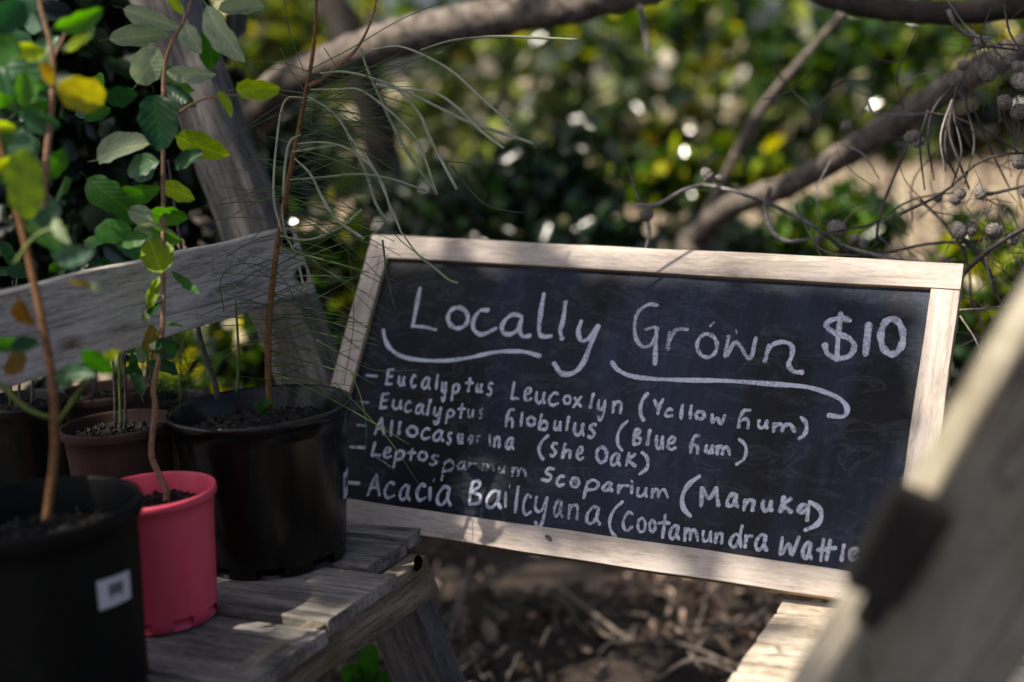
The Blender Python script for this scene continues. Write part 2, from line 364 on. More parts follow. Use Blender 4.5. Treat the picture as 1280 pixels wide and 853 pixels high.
def scatter(name, C, size, mat, parent=None, aspect=.5, nrm=None, tilt=1.0, fold=.15, axis=None):
    """many small folded leaves as one real mesh. C: (n,3) points; size: (n,)"""
    n = len(C)
    if nrm is None: nrm = nrg.normal(size=(n, 3))
    else: nrm = np.array(nrm) + nrg.normal(size=(n, 3)) * tilt
    nrm /= np.linalg.norm(nrm, axis=1)[:, None]
    a = nrg.normal(size=(n, 3)) if axis is None else axis + nrg.normal(size=(n, 3)) * .35
    a -= (a * nrm).sum(1)[:, None] * nrm; a /= np.linalg.norm(a, axis=1)[:, None]
    b_ = np.cross(nrm, a); s = np.array(size)[:, None]
    tmpl = [(-.5, 0, 0), (-.18, .5, 1), (.22, .42, 1), (.5, 0, 0), (.22, -.42, 1), (-.18, -.5, 1)]
    V = np.stack([C + a * (x * s) + b_ * (y * s * aspect) + nrm * (z * s * fold) for x, y, z in tmpl], 1).reshape(-1, 3)
    base = (np.arange(n) * 6)[:, None]
    F = np.concatenate([base + np.array([[0, 3, 2, 1]]), base + np.array([[0, 5, 4, 3]])], 1).reshape(-1, 4)
    me = bpy.data.meshes.new(name); me.vertices.add(len(V)); me.vertices.foreach_set('co', V.astype(np.float32).ravel())
    me.loops.add(F.size); me.loops.foreach_set('vertex_index', F.ravel().astype(np.int32))
    me.polygons.add(len(F)); me.polygons.foreach_set('loop_start', (np.arange(len(F)) * 4).astype(np.int32))
    me.polygons.foreach_set('loop_total', np.full(len(F), 4, np.int32)); me.materials.append(mat); me.update(calc_edges=True)
    return obj(name, me, parent)
def blob(c, r, n, clumps=14, spread=.42):
    """points in lumpy clusters inside an ellipsoid"""
    r = np.array(r); cc = nrg.normal(size=(clumps, 3)); cc /= np.linalg.norm(cc, axis=1)[:, None]
    cc *= nrg.uniform(.25, 1, (clumps, 1)) ** .6
    k = nrg.integers(0, clumps, n)
    return np.array(c) + (cc[k] * .8 + nrg.normal(size=(n, 3)) * spread * .5) * r

# =================================================================== SETTING
def ground_z(x, y): return .02 * math.sin(x * 1.3 + y * .7) + .03 * math.sin(x * .4 - y * .5) - .02
gv, gf = [], []
xs = list(np.linspace(-7, 7, 71)); ys = list(np.linspace(-2, 16, 91))
xs = [-150, -60, -20] + xs + [20, 60, 150]; ys = [-60, -15] + ys + [30, 80, 250]
for y in ys:
    for x in xs: gv.append((x, y, ground_z(x, y) if abs(x) < 8 and -3 < y < 17 else 0))
nx = len(xs)
for j in range(len(ys) - 1):
    for i in range(nx - 1): gf.append((j * nx + i, j * nx + i + 1, (j + 1) * nx + i + 1, (j + 1) * nx + i))
M_ground, t, b = newmat('bush_soil')
cc_ = t.nodes.new('ShaderNodeNewGeometry'); sp_ = t.nodes.new('ShaderNodeSeparateXYZ'); t.links.new(cc_.outputs['Position'], sp_.inputs[0])
nz = N(t, 'ShaderNodeTexNoise', Scale=9.0, Detail=8.0, Roughness=.7); t.links.new(coords(t, (1, 1, 1)), nz.inputs[0])
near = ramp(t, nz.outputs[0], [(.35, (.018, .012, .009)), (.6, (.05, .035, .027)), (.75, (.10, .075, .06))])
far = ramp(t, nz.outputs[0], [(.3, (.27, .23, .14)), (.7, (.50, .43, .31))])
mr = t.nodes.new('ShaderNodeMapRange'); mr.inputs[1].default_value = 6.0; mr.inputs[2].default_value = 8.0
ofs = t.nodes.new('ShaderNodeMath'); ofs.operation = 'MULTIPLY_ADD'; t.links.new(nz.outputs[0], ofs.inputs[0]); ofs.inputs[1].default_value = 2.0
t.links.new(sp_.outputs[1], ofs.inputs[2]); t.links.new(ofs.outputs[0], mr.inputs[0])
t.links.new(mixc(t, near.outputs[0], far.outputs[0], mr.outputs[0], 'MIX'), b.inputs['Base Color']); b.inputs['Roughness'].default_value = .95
bump(t, b, nz.outputs[0], 1, .03)
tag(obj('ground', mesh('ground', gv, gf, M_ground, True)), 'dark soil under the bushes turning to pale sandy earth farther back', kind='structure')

# leaf litter
n = 48000
C = np.stack([nrg.uniform(-3.2, 3.6, n), nrg.uniform(2.2, 7.5, n), np.zeros(n)], 1)
clump = np.sin(C[:, 0] * 5.1 + 1.3 * C[:, 1]) + np.sin(C[:, 1] * 6.3 - C[:, 0] * 2.2) + nrg.normal(size=n) * .9
C = C[clump > -.2]
C[:, 2] = [ground_z(a_, b_) + .012 for a_, b_ in C[:, :2]]
C[:, 2] += nrg.uniform(0, .035, len(C))
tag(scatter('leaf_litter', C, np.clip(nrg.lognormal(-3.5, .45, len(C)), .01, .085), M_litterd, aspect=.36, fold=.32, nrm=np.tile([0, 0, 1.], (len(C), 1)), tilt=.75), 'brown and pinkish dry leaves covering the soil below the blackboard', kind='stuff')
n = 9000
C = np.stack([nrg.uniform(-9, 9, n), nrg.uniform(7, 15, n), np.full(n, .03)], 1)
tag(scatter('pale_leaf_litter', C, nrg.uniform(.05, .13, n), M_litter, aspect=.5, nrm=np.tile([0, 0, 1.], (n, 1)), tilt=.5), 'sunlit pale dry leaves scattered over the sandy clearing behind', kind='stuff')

# far woodland closing the view
n = 26000
C = np.stack([nrg.uniform(-16, 16, n), nrg.uniform(15, 20, n), nrg.uniform(0, 1, n) ** 1.2 * 8], 1)
keep = np.sin(C[:, 0] * 1.1) + np.sin(C[:, 0] * 2.7 + C[:, 2] * 1.3) + np.sin(C[:, 2] * 2.1 - C[:, 0]) + nrg.normal(size=n) * .7 > -1.2
tag(scatter('far_woodland', C[keep], nrg.uniform(.2, .42, keep.sum()), M_bggrn, aspect=.6), 'green mass of distant trees closing the view behind the clearing', kind='stuff')

# =================================================================== TREES BEHIND
def limb(name, pts, rads, mat, parent, seg=12, bmp=.10):
    return tube(name, pts, rads, mat, parent, seg, bmp, 8)
# leaning bough tree whose pale bough crosses the top of the picture
b0 = Vector(at(250, 520, 4.2)); b0.z = 0
T1 = empty('leafy_tree', b0, 'tree whose thick sunlit bough slants up across the top from behind the grey post', 'tree')
p0 = at(262, 215, 3.7)
limb('trunk', [b0, b0.lerp(p0, .5) + Vector((.05, 0, 0)), p0], [.09, .075, .06], M_bark, T1)
limb('bough', [p0] + path([(305, 158, 3.5), (360, 105, 3.35), (430, 72, 3.25), (520, 42, 3.15), (620, 22, 3.1), (720, 4, 3.0), (830, -22, 2.9), (960, -90, 2.8)]), [.058, .05, .047, .045, .042, .04, .035, .02], M_bark, T1)
limb('bough', [at(290, 180, 3.55), at(210, 40, 3.5), at(150, -150, 3.4), Vector((-.7, 2.6, 3.6))], [.05, .05, .05, .04], M_barkdark, T1)

T2b = Vector(at(495, 500, 5.2)); T2b.z = 0
T2 = empty('dark_trunk_tree', T2b, 'dark upright tree trunk leaning left, in shade behind the wispy sapling', 'tree')
limb('trunk', [T2b, at(492, 330, 5.1), at(478, 190, 5), at(440, 60, 4.9), at(395, -60, 4.9), at(360, -300, 4.8)], [.09, .075, .065, .06, .055, .05], M_barkdark, T2)

# tree with the cones
T3b = Vector(at(800, 600, 4.6)); T3b.z = 0
T3 = empty('cone_bearing_tree', T3b, 'tree with a lit slanting branch and woody round cones right of centre', 'tree')
base = at(872, 296, 4.0)
limb('trunk', [T3b, T3b.lerp(base, .55) + Vector((-.03, 0, 0)), base], [.075, .06, .05], M_bark, T3)
limb('branch', [base] + path([(915, 258, 3.7), (985, 232, 3.4), (1060, 190, 3.1), (1130, 146, 2.95), (1200, 102, 2.8), (1285, 55, 2.7), (1390, 0, 2.6)]), [.036, .03, .029, .029, .028, .027, .026, .025], M_bark, T3)
limb('branch', [at(868, 300, 4.0)] + path([(905, 222, 3.9), (948, 142, 3.8), (1000, 78, 3.7), (1056, 15, 3.6), (1120, -60, 3.5)]), [.016, .013, .013, .012, .010, .008], M_bark, T3)
limb('branch', path([(985, -25, 2.9), (1040, -2, 2.75), (1110, 12, 2.7), (1200, 15, 2.6), (1290, 6, 2.55), (1420, -25, 2.5)]), [.015, .02, .021, .021, .02, .02], M_barkdark, T3)
twigs = [  # (points, width px, material)
 ([(795, 257), (822, 256), (850, 240), (878, 232), (905, 236), (940, 246), (975, 260), (1012, 280), (1050, 305), (1110, 322), (1180, 330)], 5.5, 'p', 2.45),
 ([(808, 270), (812, 290), (806, 318)], 5, 'p', 2.45), ([(800, 255), (790, 225), (782, 200)], 3, 'd', 2.5),
 ([(962, 236), (957, 262), (966, 290), (985, 302), (1008, 300)], 7, 'p', 2.4),
 ([(942, 246), (990, 268), (1030, 292), (1075, 330), (1120, 345)], 5, 'd', 2.5),
 ([(1200, 100), (1168, 135), (1160, 176), (1168, 225)], 3.5, 'd', 2.35), ([(1200, 100), (1185, 150), (1182, 190), (1196, 222)], 3.5, 'd', 2.35),
 ([(1198, 105), (1186, 160), (1200, 205), (1212, 236)], 3.5, 'd', 2.35), ([(1200, 100), (1192, 140), (1202, 190), (1190, 232)], 3, 'd', 2.3),
 ([(1202, 100), (1210, 140), (1218, 180), (1206, 230)], 3, 'd', 2.35), ([(1160, 138), (1150, 180), (1156, 238)], 3, 'd', 2.35), ([(1190, 125), (1176, 170), (1182, 215)], 3, 'p', 2.3),
 ([(1158, 141), (1200, 150), (1246, 172), (1285, 200)], 4, 'd', 2.35), ([(1134, 185), (1112, 235), (1100, 270), (1094, 310)], 4.5, 'd', 2.4),
 ([(1125, 268), (1180, 240), (1230, 200), (1290, 190)], 4, 'd', 2.3), ([(1226, 243), (1250, 240), (1290, 230)], 5, 'd', 2.3),
 ([(1215, 132), (1240, 190), (1262, 235)], 3, 'd', 2.35), ([(1120, 130), (1128, 122), (1140, 105)], 4, 'd', 2.7), ([(1086, 128), (1094, 142), (1120, 144), (1165, 142)], 3.5, 'p', 2.6),
 ([(1185, 12), (1192, 28), (1205, 42), (1240, 48)], 6, 'p', 2.4), ([(1215, 58), (1250, 60), (1290, 66)], 3, 'd', 2.3), ([(1212, 64), (1250, 56), (1290, 58)], 3, 'd', 2.3),
 ([(1240, 10), (1226, 45), (1236, 62)], 3, 'd', 2.3), ([(1255, 5), (1262, 40), (1280, 70)], 3, 'd', 2.3), ([(1246, 108), (1250, 150), (1248, 152)], 3, 'd', 2.3),
 ([(1062, 320), (1100, 318), (1160, 305), (1230, 300), (1290, 285)], 4, 'd', 2.45), ([(1180, 410), (1200, 350), (1240, 310), (1290, 280)], 7, 'd', 2.3),
 ([(1200, 388), (1240, 385), (1290, 378)], 3, 'p', 2.2), ([(1230, 300), (1238, 350), (1262, 400)], 4, 'd', 2.3), ([(1195, 290), (1232, 330), (1250, 380)], 6, 'd', 2.4),
 ([(800, 8), (806, 40), (810, 66)], 8, 'p', 2.9), ([(1200, 395), (1222, 430), (1228, 460)], 2.5, 'p', 2.2), ([(1150, 250), (1190, 290), (1210, 330), (1215, 390)], 4, 'd', 2.5),
 ([(1040, 290), (1090, 280), (1140, 250), (1200, 240)], 3, 'd', 2.4), ([(1060, 158), (1085, 130), (1095, 90)], 3, 'd', 2.7)]
for k in range(72):
    x, y = rnd.uniform(1010, 1285), rnd.uniform(60, 410)
    a = rnd.uniform(0, 6.28); L = rnd.uniform(40, 110)
    twigs.append(([(x, y), (x + L * .5 * math.cos(a), y + L * .5 * math.sin(a) + rnd.uniform(-10, 10)), (x + L * math.cos(a + .3), y + L * math.sin(a + .3))], rnd.uniform(1.0, 2.4), rnd.choice('ddp'), rnd.uniform(2.3, 2.9)))
for pts, wpx, mk, d in twigs:
    r = wpx / 2 / FPX * d
    tube('twig', [at(x, y, d + rnd.uniform(-.04, .04)) for x, y in pts], [r, r * .95, r * .75], M_twig if mk == 'p' else M_twigdark, T3, 5, .12, 5)
# woody cones: one shared mesh, knobbly scales round an egg
def cone_mesh(seed):
    r_ = random.Random(seed); vs, fs = [], []
    S, K = 28, 20; el = r_.uniform(1.0, 1.35); amp = r_.uniform(.10, .18); fl = r_.uniform(-.1, .25)
    for j in range(K + 1):
        th_ = math.pi * j / K
        for i in range(S):
            ph_ = 2 * math.pi * i / S; row = math.floor(j / 3.4)
            u = ((i / S * 8 + row * .5) % 1) - .5; v = ((j / 3.4) % 1) - .5
            sc_ = math.exp(-(u * u * 9 + v * v * 7)) - .45 + .5 * (1 if (abs(u) < .13 and v > .05) else 0) * -1
            r = 1 + (amp * 1.6 * sc_ + r_.uniform(-.035, .035)) * math.sin(th_)
            r *= 1 + fl * math.cos(th_) * .5
            vs.append((r * math.sin(th_) * math.cos(ph_), r * math.sin(th_) * math.sin(ph_), el * math.cos(th_) * (1 if j else .82)))
    for j in range(K):
        for i in range(S):
            fs.append((j * S + i, j * S + (i + 1) % S, (j + 1) * S + (i + 1) % S, (j + 1) * S + i))
    return mesh('cone', vs, fs, M_cone, True)
cms = [cone_mesh(k_) for k_ in range(4)]
for x, y, rp, d in [(884, 219, 12, 2.42), (899, 224, 8, 2.43), (808, 268, 11, 2.45), (1140, 171, 12, 2.35), (1148, 178, 9, 2.4), (1235, 92, 13, 2.3), (1204, 82, 11, 2.35), (1256, 128, 14, 2.25), (1272, 84, 12, 2.25), (1277, 102, 13, 2.25), (1262, 75, 10, 2.3), (1274, 140, 13, 2.3),
                     (1172, 247, 10, 2.35), (1200, 243, 11, 2.33), (1194, 250, 8, 2.33), (1226, 242, 12, 2.3), (1274, 203, 12, 2.25), (1197, 288, 12, 2.35), (1214, 286, 11, 2.35), (1243, 289, 13, 2.3), (1266, 300, 12, 2.3), (1046, 286, 14, 2.4), (1080, 305, 9, 2.45), (1058, 158, 9, 2.6), (1226, 52, 11, 2.35), (1068, 300, 9, 2.5), (1284, 240, 12, 2.25), (1180, 330, 9, 2.4), (1024, 300, 8, 2.5)]:
    s = rp / FPX * d * rnd.uniform(.6, .9)
    M = Matrix.Translation(at(x, y, d)) @ Matrix.Rotation(rnd.uniform(0, 6), 4, 'Z') @ Matrix.Rotation(rnd.uniform(.2, 1.6), 4, 'X') @ Matrix.Scale(s, 4)
    obj('cone', rnd.choice(cms), T3, M)
# fine needles on the cone tree
vs, fs = [], []
for k in range(120):
    x, y = rnd.choice([(1262, 62), (1230, 60), (1270, 150), (1220, 262), (1265, 330), (1250, 255)])
    a = rnd.uniform(.3, 2.4) if rnd.random() < .7 else rnd.uniform(0, 6.28); x += rnd.uniform(-25, 25); y += rnd.uniform(-20, 20); L = rnd.uniform(20, 60); d = rnd.uniform(2.25, 2.5)
    tube_geo([at(x, y, d), at(x + L * .5 * math.cos(a), y + L * .5 * math.sin(a) + 3, d), at(x + L * math.cos(a), y + L * math.sin(a) + 12, d)], [.0009, .0005], 3, 0, vs, fs)
tag(obj('needles', mesh('needles', vs, fs, M_twigdark), T3), 'fine dark needles among the cones', kind='stuff')

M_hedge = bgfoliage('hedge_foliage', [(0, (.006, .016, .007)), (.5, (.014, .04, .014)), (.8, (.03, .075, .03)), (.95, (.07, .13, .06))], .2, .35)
# shrubs and small trees behind
def bush(name, label, cat, px, py, d, rx, ry, n, size, mat, aspect=.55, depth=None, group=None, clumps=16, stems=4, smat=None):
    c = at(px, py, d); s = d / FPX
    r = (rx * s, depth or min(rx, ry) * s * .9, ry * s)
    root = Vector((c.x, c.y, 0)); e = empty(name, root, label, cat, group)
    P = blob(c, r, n, clumps); P = P[P[:, 2] > .03]
    tag(scatter('foliage', P, nrg.uniform(size * .6, size * 1.3, len(P)), mat, e, aspect), kind='stuff')
    for k in range(stems):
        a = rnd.uniform(-1, 1); top = Vector(c) + Vector((a * r[0] * .6, rnd.uniform(-.3, .3) * r[1], r[2] * rnd.uniform(-.1, .5)))
        st = root + Vector((a * r[0] * .12, rnd.uniform(-.05, .05), -.02))
        tube('stem', [st, st.lerp(top, .5) + Vector((rnd.uniform(-.08, .08), 0, 0)), top], [.012, .009, .004], smat or M_twigdark, e, 6, .08, 5)
    return e
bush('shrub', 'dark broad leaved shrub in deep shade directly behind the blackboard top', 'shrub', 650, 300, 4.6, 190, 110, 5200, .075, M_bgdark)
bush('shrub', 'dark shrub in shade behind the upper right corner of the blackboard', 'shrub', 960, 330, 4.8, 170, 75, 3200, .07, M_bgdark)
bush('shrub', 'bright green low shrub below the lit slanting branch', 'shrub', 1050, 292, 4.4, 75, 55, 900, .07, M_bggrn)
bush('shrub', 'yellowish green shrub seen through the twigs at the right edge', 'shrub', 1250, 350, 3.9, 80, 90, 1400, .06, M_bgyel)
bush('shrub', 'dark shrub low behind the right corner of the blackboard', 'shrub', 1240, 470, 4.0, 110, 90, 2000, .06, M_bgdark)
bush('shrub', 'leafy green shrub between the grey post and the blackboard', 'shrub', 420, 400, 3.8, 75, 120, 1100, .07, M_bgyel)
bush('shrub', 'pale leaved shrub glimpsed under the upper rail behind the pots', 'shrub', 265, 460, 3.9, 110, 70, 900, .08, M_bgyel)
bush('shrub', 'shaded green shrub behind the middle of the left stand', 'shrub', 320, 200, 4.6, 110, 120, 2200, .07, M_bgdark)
bush('small_tree', 'yellow leaved small tree sunlit at the top centre', 'tree', 770, 75, 8.0, 140, 95, 3000, .10, M_bgyel, .8, clumps=20)
bush('small_tree', 'sunlit green small tree above the slanting branch', 'tree', 1060, 95, 7.4, 130, 110, 3600, .10, M_bggrn, .8, clumps=20)
bush('small_tree', 'yellow green small tree in the top right corner', 'tree', 1200, 60, 8.5, 140, 90, 3300, .10, M_bgyel, .8, clumps=20)
bush('small_tree', 'olive green small tree left of the sunlit yellow one', 'tree', 600, 120, 9.0, 110, 110, 2250, .10, M_bgolive, .8, clumps=20)
bush('small_tree', 'yellowish small tree seen above the bough at the top left', 'tree', 350, 50, 9.5, 150, 110, 2250, .10, M_bgyel, .8, clumps=20)
bush('shrub', 'yellow leaved bush with pale painted sun glints behind the dark shaded shrub', 'shrub', 730, 160, 7.2, 200, 100, 2000, .115, M_bgpale, .85, clumps=40)
bush('shrub', 'loose yellow green bush at the foot of the slanting branch', 'shrub', 880, 225, 5.6, 130, 50, 500, .10, M_bgyel, .8, clumps=16)
bush('shrub', 'olive undergrowth in dappled light behind the dark shrub', 'shrub', 800, 165, 6.5, 190, 75, 1000, .11, M_bgolive, .8, clumps=22)
bush('shrub', 'mixed green undergrowth below the top right foliage', 'shrub', 1190, 140, 6.0, 160, 60, 700, .11, M_bgolive, .8, clumps=22)
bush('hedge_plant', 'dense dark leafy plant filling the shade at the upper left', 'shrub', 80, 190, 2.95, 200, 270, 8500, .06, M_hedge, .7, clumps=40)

# fallen twigs on the litter
FT = 'dead twigs lying on the leaf litter'
for k, (pts, wpx, lab) in enumerate([
 ([(700, 735), (740, 775), (790, 800), (850, 815), (920, 832)], 6, 'long curved dead twig lying on the litter below the blackboard'),
 ([(560, 800), (580, 750), (590, 700)], 7, 'upright pale dead stick beside the lower left leg'),
 ([(590, 740), (640, 715), (700, 700)], 5, 'thin dead twig on the litter just under the frame near the left leg'),
 ([(860, 830), (890, 800), (930, 780), (960, 770)], 5, 'dead twig running towards the pale step'),
 ([(870, 790), (885, 760), (895, 735)], 6, 'short upright dead twig under the frame near the pale step'),
 ([(820, 850), (870, 835), (930, 845)], 4, 'thin dead twig at the bottom edge near the pale step')]):
    P = []
    for i, (x, y) in enumerate(pts):
        d = (CAMZ - .05) / -ray(x, y).z
        p = CAM + ray(x, y) * d; p.z = .05 + .02 * (i % 2); P.append(p)
    r = wpx / 2 / FPX * 3.4
    e = tube('fallen_twig', P, [r, r, r * .5], M_bark, None, 6, .12, 6); tag(e, lab, 'twig', FT)
tv, tf = [], []
for k in range(60):
    x, y = rnd.uniform(540, 980), rnd.uniform(690, 850); a = rnd.uniform(0, 3.14); L = rnd.uniform(25, 90); P = []
    for i in range(4):
        p = CAM + ray(x, y) * ((CAMZ - .04) / -ray(x, y).z); p.z = .035 + rnd.uniform(0, .04); P.append(p)
        a += rnd.uniform(-.5, .5); x += L / 3 * math.cos(a); y += L / 3 * math.sin(a) * .5
    tube_geo(bez([tuple(p) for p in P], 5), [.0032, .0028, .0012], 5, .15, tv, tf)
tag(obj('twig_litter', mesh('twig_litter', tv, tf, M_bark, True)), 'tangle of thin dry twigs strewn over the brown leaf litter', kind='stuff')
# green blade plant by the leg
lp = Vector(at(462, 850, 2.9)); lp.z = 0
e = empty('strap_leaf_plant', lp, 'green strap leaved plant on the ground beside the lower left leg', 'plant')
def blade(p0, p1, wd, mat, parent, name='leaf', bend=.05):
    p0, p1 = Vector(p0), Vector(p1); ax = (p1 - p0); side = ax.cross(CAM - p0).normalized()
    vs, fs = [], []
    for i in range(9):
        t_ = i / 8; c = p0 + ax * t_ + Vector((0, 0, bend * math.sin(t_ * 3.1))); w_ = wd * math.sin(math.pi * (.12 + .88 * t_)) ** .7 if i < 8 else 0.0005
        nn = side.cross(ax).normalized()
        vs += [c - side * w_ / 2 + nn * w_ * .15, c, c + side * w_ / 2 + nn * w_ * .15]
    for i in range(8):
        for k in (0, 1): fs.append((i * 3 + k, i * 3 + k + 1, i * 3 + k + 4, i * 3 + k + 3))
    return obj(name, mesh(name, vs, fs, mat, True), parent)
for x0, y0, x1, y1 in ((462, 905, 466, 806), (455, 905, 430, 835), (468, 905, 500, 850), (460, 905, 445, 850)):
    blade(at(x0, y0, 2.75), at(x1, y1, 2.7), .042, M_lgreen, e)

# overhead canopy: unseen leaves added to block the sun, gaps cut to place light
BC = [Vector(v) for v in ((-.234, 2.507, CAMZ - .278), (.667, 2.054, CAMZ - .331), (.526, 1.808, CAMZ - .764), (-.375, 2.262, CAMZ - .71))]
def bpt(u, v): return BC[0].lerp(BC[1], u).lerp(BC[3].lerp(BC[2], u), v)
S0 = SUN
gaps = [(bpt(u, -.01), .03) for u in (.44, .5, .56, .62, .68, .74, .8, .86, .92, .97)] + [(bpt(.975, v), .016) for v in (.1, .2, .3, .4, .55)]
gaps += [(bpt(u, .97), .012) for u in (.5, .62, .75, .85, .93)]
gaps += [(at(x, y, d_), r_) for x, y, d_, r_ in ((1262, 420, .98), (1215, 500, .98), (1160, 580, 1.), (1110, 660, 1.02)) for r_ in (.03,)] if 0 else []
for x, y, d_, r_ in ((1262, 410, 1.1, .08), (1225, 480, 1.12, .08), (1185, 550, 1.14, .07), (1145, 610, 1.16, .05), (1085, 700, 1.18, .03), (1000, 780, 1.75, .10), (960, 830, 1.7, .10), (1050, 840, 1.6, .08),
        (255, 757, 1.9, .004), (242, 835, 1.8, .002), (345, 765, 1.95, .004), (480, 690, 2.15, .004),
        (450, 65, 3.2, .12), (560, 30, 3.15, .10), (680, 10, 3.05, .10), (350, 110, 3.3, .08), (940, 240, 3.6, .10), (1020, 205, 3.3, .10), (985, 100, 3.7, .12),
        (890, 222, 2.42, .012), (250, 185, 1.95, .016), (322, 111, 1.95, .012), (222, 240, 1.95, .008), (170, 60, 1.95, .016), (100, 110, 1.7, .07), (30, 230, 1.6, .07), (40, 60, 1.65, .07), (95, 30, 1.7, .07), (60, 300, 1.6, .05), (130, 200, 1.9, .03), (140, 280, 1.9, .03),
        (190, 320, 1.95, .008), (270, 40, 1.9, .004), (1200, 120, 2.35, .04), (1230, 250, 2.3, .04)):
    gaps.append((at(x, y, d_), r_))
for x, y, d_, r_ in ((400, 410, 3.8, .18), (280, 440, 3.9, .18), (440, 65, 3.2, .2), (560, 30, 3.15, .2), (680, 10, 3.05, .2), (940, 245, 3.6, .2), (1010, 208, 3.3, .2), (1060, 290, 4.4, .2), (1250, 340, 3.9, .2)):
    gaps.append((at(x, y, d_), r_))
for k in range(34):
    gaps.append((Vector((rnd.uniform(-.9, 1.4), rnd.uniform(2.7, 5), 0)), rnd.uniform(.02, .07)))
n = 52000
for x, y in ((610, 745), (590, 800), (700, 835), (740, 830), (880, 745), (830, 770), (930, 800), (650, 705), (560, 720), (770, 760), (900, 835), (590, 850), (420, 830)):
    r_ = ray(x, y); gaps.append((CAM + r_ * (CAMZ / -r_.z), rnd.uniform(.05, .11)))
tgt = np.stack([nrg.uniform(-3.5, 4, n), nrg.uniform(.2, 8, n), np.full(n, .9)], 1)
bu = nrg.uniform(.04, .93, 6000); bv = nrg.uniform(.15, .92, 6000)  # extra leaves stacked along the sun rays to shade the board
eb = np.array([tuple(bpt(a_, b_)) for a_, b_ in zip(bu, bv)]); eb[:, 0] -= S0[0] / S0[2] * (eb[:, 2] - .9); eb[:, 1] -= S0[1] / S0[2] * (eb[:, 2] - .9); eb[:, 2] = .9
tgt = np.concatenate([tgt, eb]); n = len(tgt)
h = nrg.uniform(3.6, 7.2, n)
S = np.array(SUN); P = tgt + S * (h / S[2])[:, None]
fgz = 1 / (1 + np.exp((tgt[:, 1] - 4.3) / .5))                     # denser above the stands
lump = np.sin(tgt[:, 0] * 4.2 + 1.7) * np.sin(tgt[:, 1] * 3.4 + .5) + .7 * np.sin(tgt[:, 0] * 9 - tgt[:, 1] * 7)
prob = np.clip(.04 + .96 * fgz + .16 * lump * (1 - fgz), 0, 1)
keep = nrg.uniform(size=n) < prob
for g, r in gaps:
    g = np.array(g); rel = P - g; along = rel @ S; dist = np.linalg.norm(rel - along[:, None] * S, axis=1)
    keep &= ~((dist < r + .045) & (along > 0) & (nrg.uniform(size=n) < .97))
# nothing hangs inside the view
rel = P - np.array(CAM); dpt = rel @ np.array(FW); uu = rel @ np.array(RT) / dpt * FPX; vv = -(rel @ np.array(UP)) / dpt * FPX
keep &= ~((dpt > 0) & (np.abs(uu) < 760) & (vv > -470) & (dpt < 12))
sun_blocker = tag(scatter('sun_blocker', P[keep], nrg.uniform(.07, .14, keep.sum()), M_bggrn, T1, .6), 'unseen leaves added overhead to block and shape the sunlight', kind='stuff')
for k in range(9):
    a = rnd.uniform(0, 6.28); q = Vector((-.7, 2.6, 3.6)); e2 = q + Vector((math.cos(a) * 2.2, math.sin(a) * 2.2 - .8, rnd.uniform(.1, .8)))
    limb('bough', [q, q.lerp(e2, .5) + Vector((0, 0, .2)), e2], [.035, .025, .01], M_bark, T1, 7)

# =================================================================== LEFT STAND
SZ = .64                                                        # shelf height
SP = Vector((0, 0, SZ)); ZN = Vector((0, 0, 1))
RD = Vector((.455, .89, 0)).normalized()                        # rails run away to the right
PN = Vector((RD.y, -RD.x, 0))                                   # side face normal, towards camera right
PE = hit(532, 690, SP, ZN)                                      # far end of the lower rail, outer top edge
LS = empty('plant_stand', Vector((PE.x - .3, PE.y - .3, 0)), 'weathered grey timber plant stand holding the pots on the left', 'plant stand')
def on_side(x, y, off=0): return hit(x, y, PE + PN * off, PN)   # point on the stand's side plane
def side_beam(name, pL, pR, W, T, mat, off=0, taper=None, wob=.002, slant=0):
    """beam in the side plane: top outer edge from pL to pR"""
    x = (pR - pL); L = x.length
    M = frameM(pL, x, PN)                                       # z axis = outwards; y = z cross x = up/down
    o = obj(name, beam_mesh(name, L, W, T, mat, max(8, int(L * 22)), wob, taper=taper, slant=slant), LS, M)
    return o, M
# check direction of y: frameM y = n x x ; for x=RD (forward right), PN right -> y points down or up
yy = PN.cross(RD)
UPY = yy.z > 0
# lower rail
PE0 = on_side(533, 688); PE0.z = SZ - .006; lr_top0 = PE0 - RD * 1.6
sl_low = .028
o, Mlow = side_beam('side_rail', lr_top0, PE0, .072, .03, M_rail, slant=sl_low)
# upper rail: same direction, fixed to the front of the leg
UE = at(383, 322, 2.37)
def on_upper(x, y): return hit(x, y, UE, PN)
uR0 = on_upper(367, 284); uL0 = uR0 - RD * 1.55
hU = (on_upper(300, 294) - on_upper(300, 389)).length
o, Mup = side_beam('side_rail', uL0, uR0, hU, .028, M_grey, wob=.0014, slant=(on_upper(394, 357) - uR0).dot(RD))
# leg: chunky plank leaning left behind the rails and the blackboard; front right edge traced
def plank_leg(ra, rb, name='leg', w1=.105, w2=.062, mat=None, top=.3):
    x = (rb - ra).normalized(); ra = ra - x * top
    k_ = rb.z / -x.z; rb = rb + x * k_; L = (rb - ra).length
    M = frameM(ra, x, LEGN); yv = Vector((M[0][1], M[1][1], M[2][1]))
    if yv.dot(PN) < 0: M = M @ Matrix.Translation((0, 0, 0))
    else: M = M
    if yv.dot(PN) < 0: M = M @ Matrix.Translation((0, w1, 0))
    return obj(name, beam_mesh(name, L, w1, w2, mat or M_post, 46, .0022, .004), LS, M)
LEGN = (-RD * 1.0 - PN * .0).normalized()
RA, RB = at(228, 10, 2.50), at(554, 852, 2.40)
plank_leg(RA, RB)
WID = .95
plank_leg(RA - PN * WID, RB - PN * WID)
bk = -RD * 1.25
plank_leg(RA + bk, RB + bk, top=0); plank_leg(RA + bk - PN * WID, RB + bk - PN * WID, top=0)
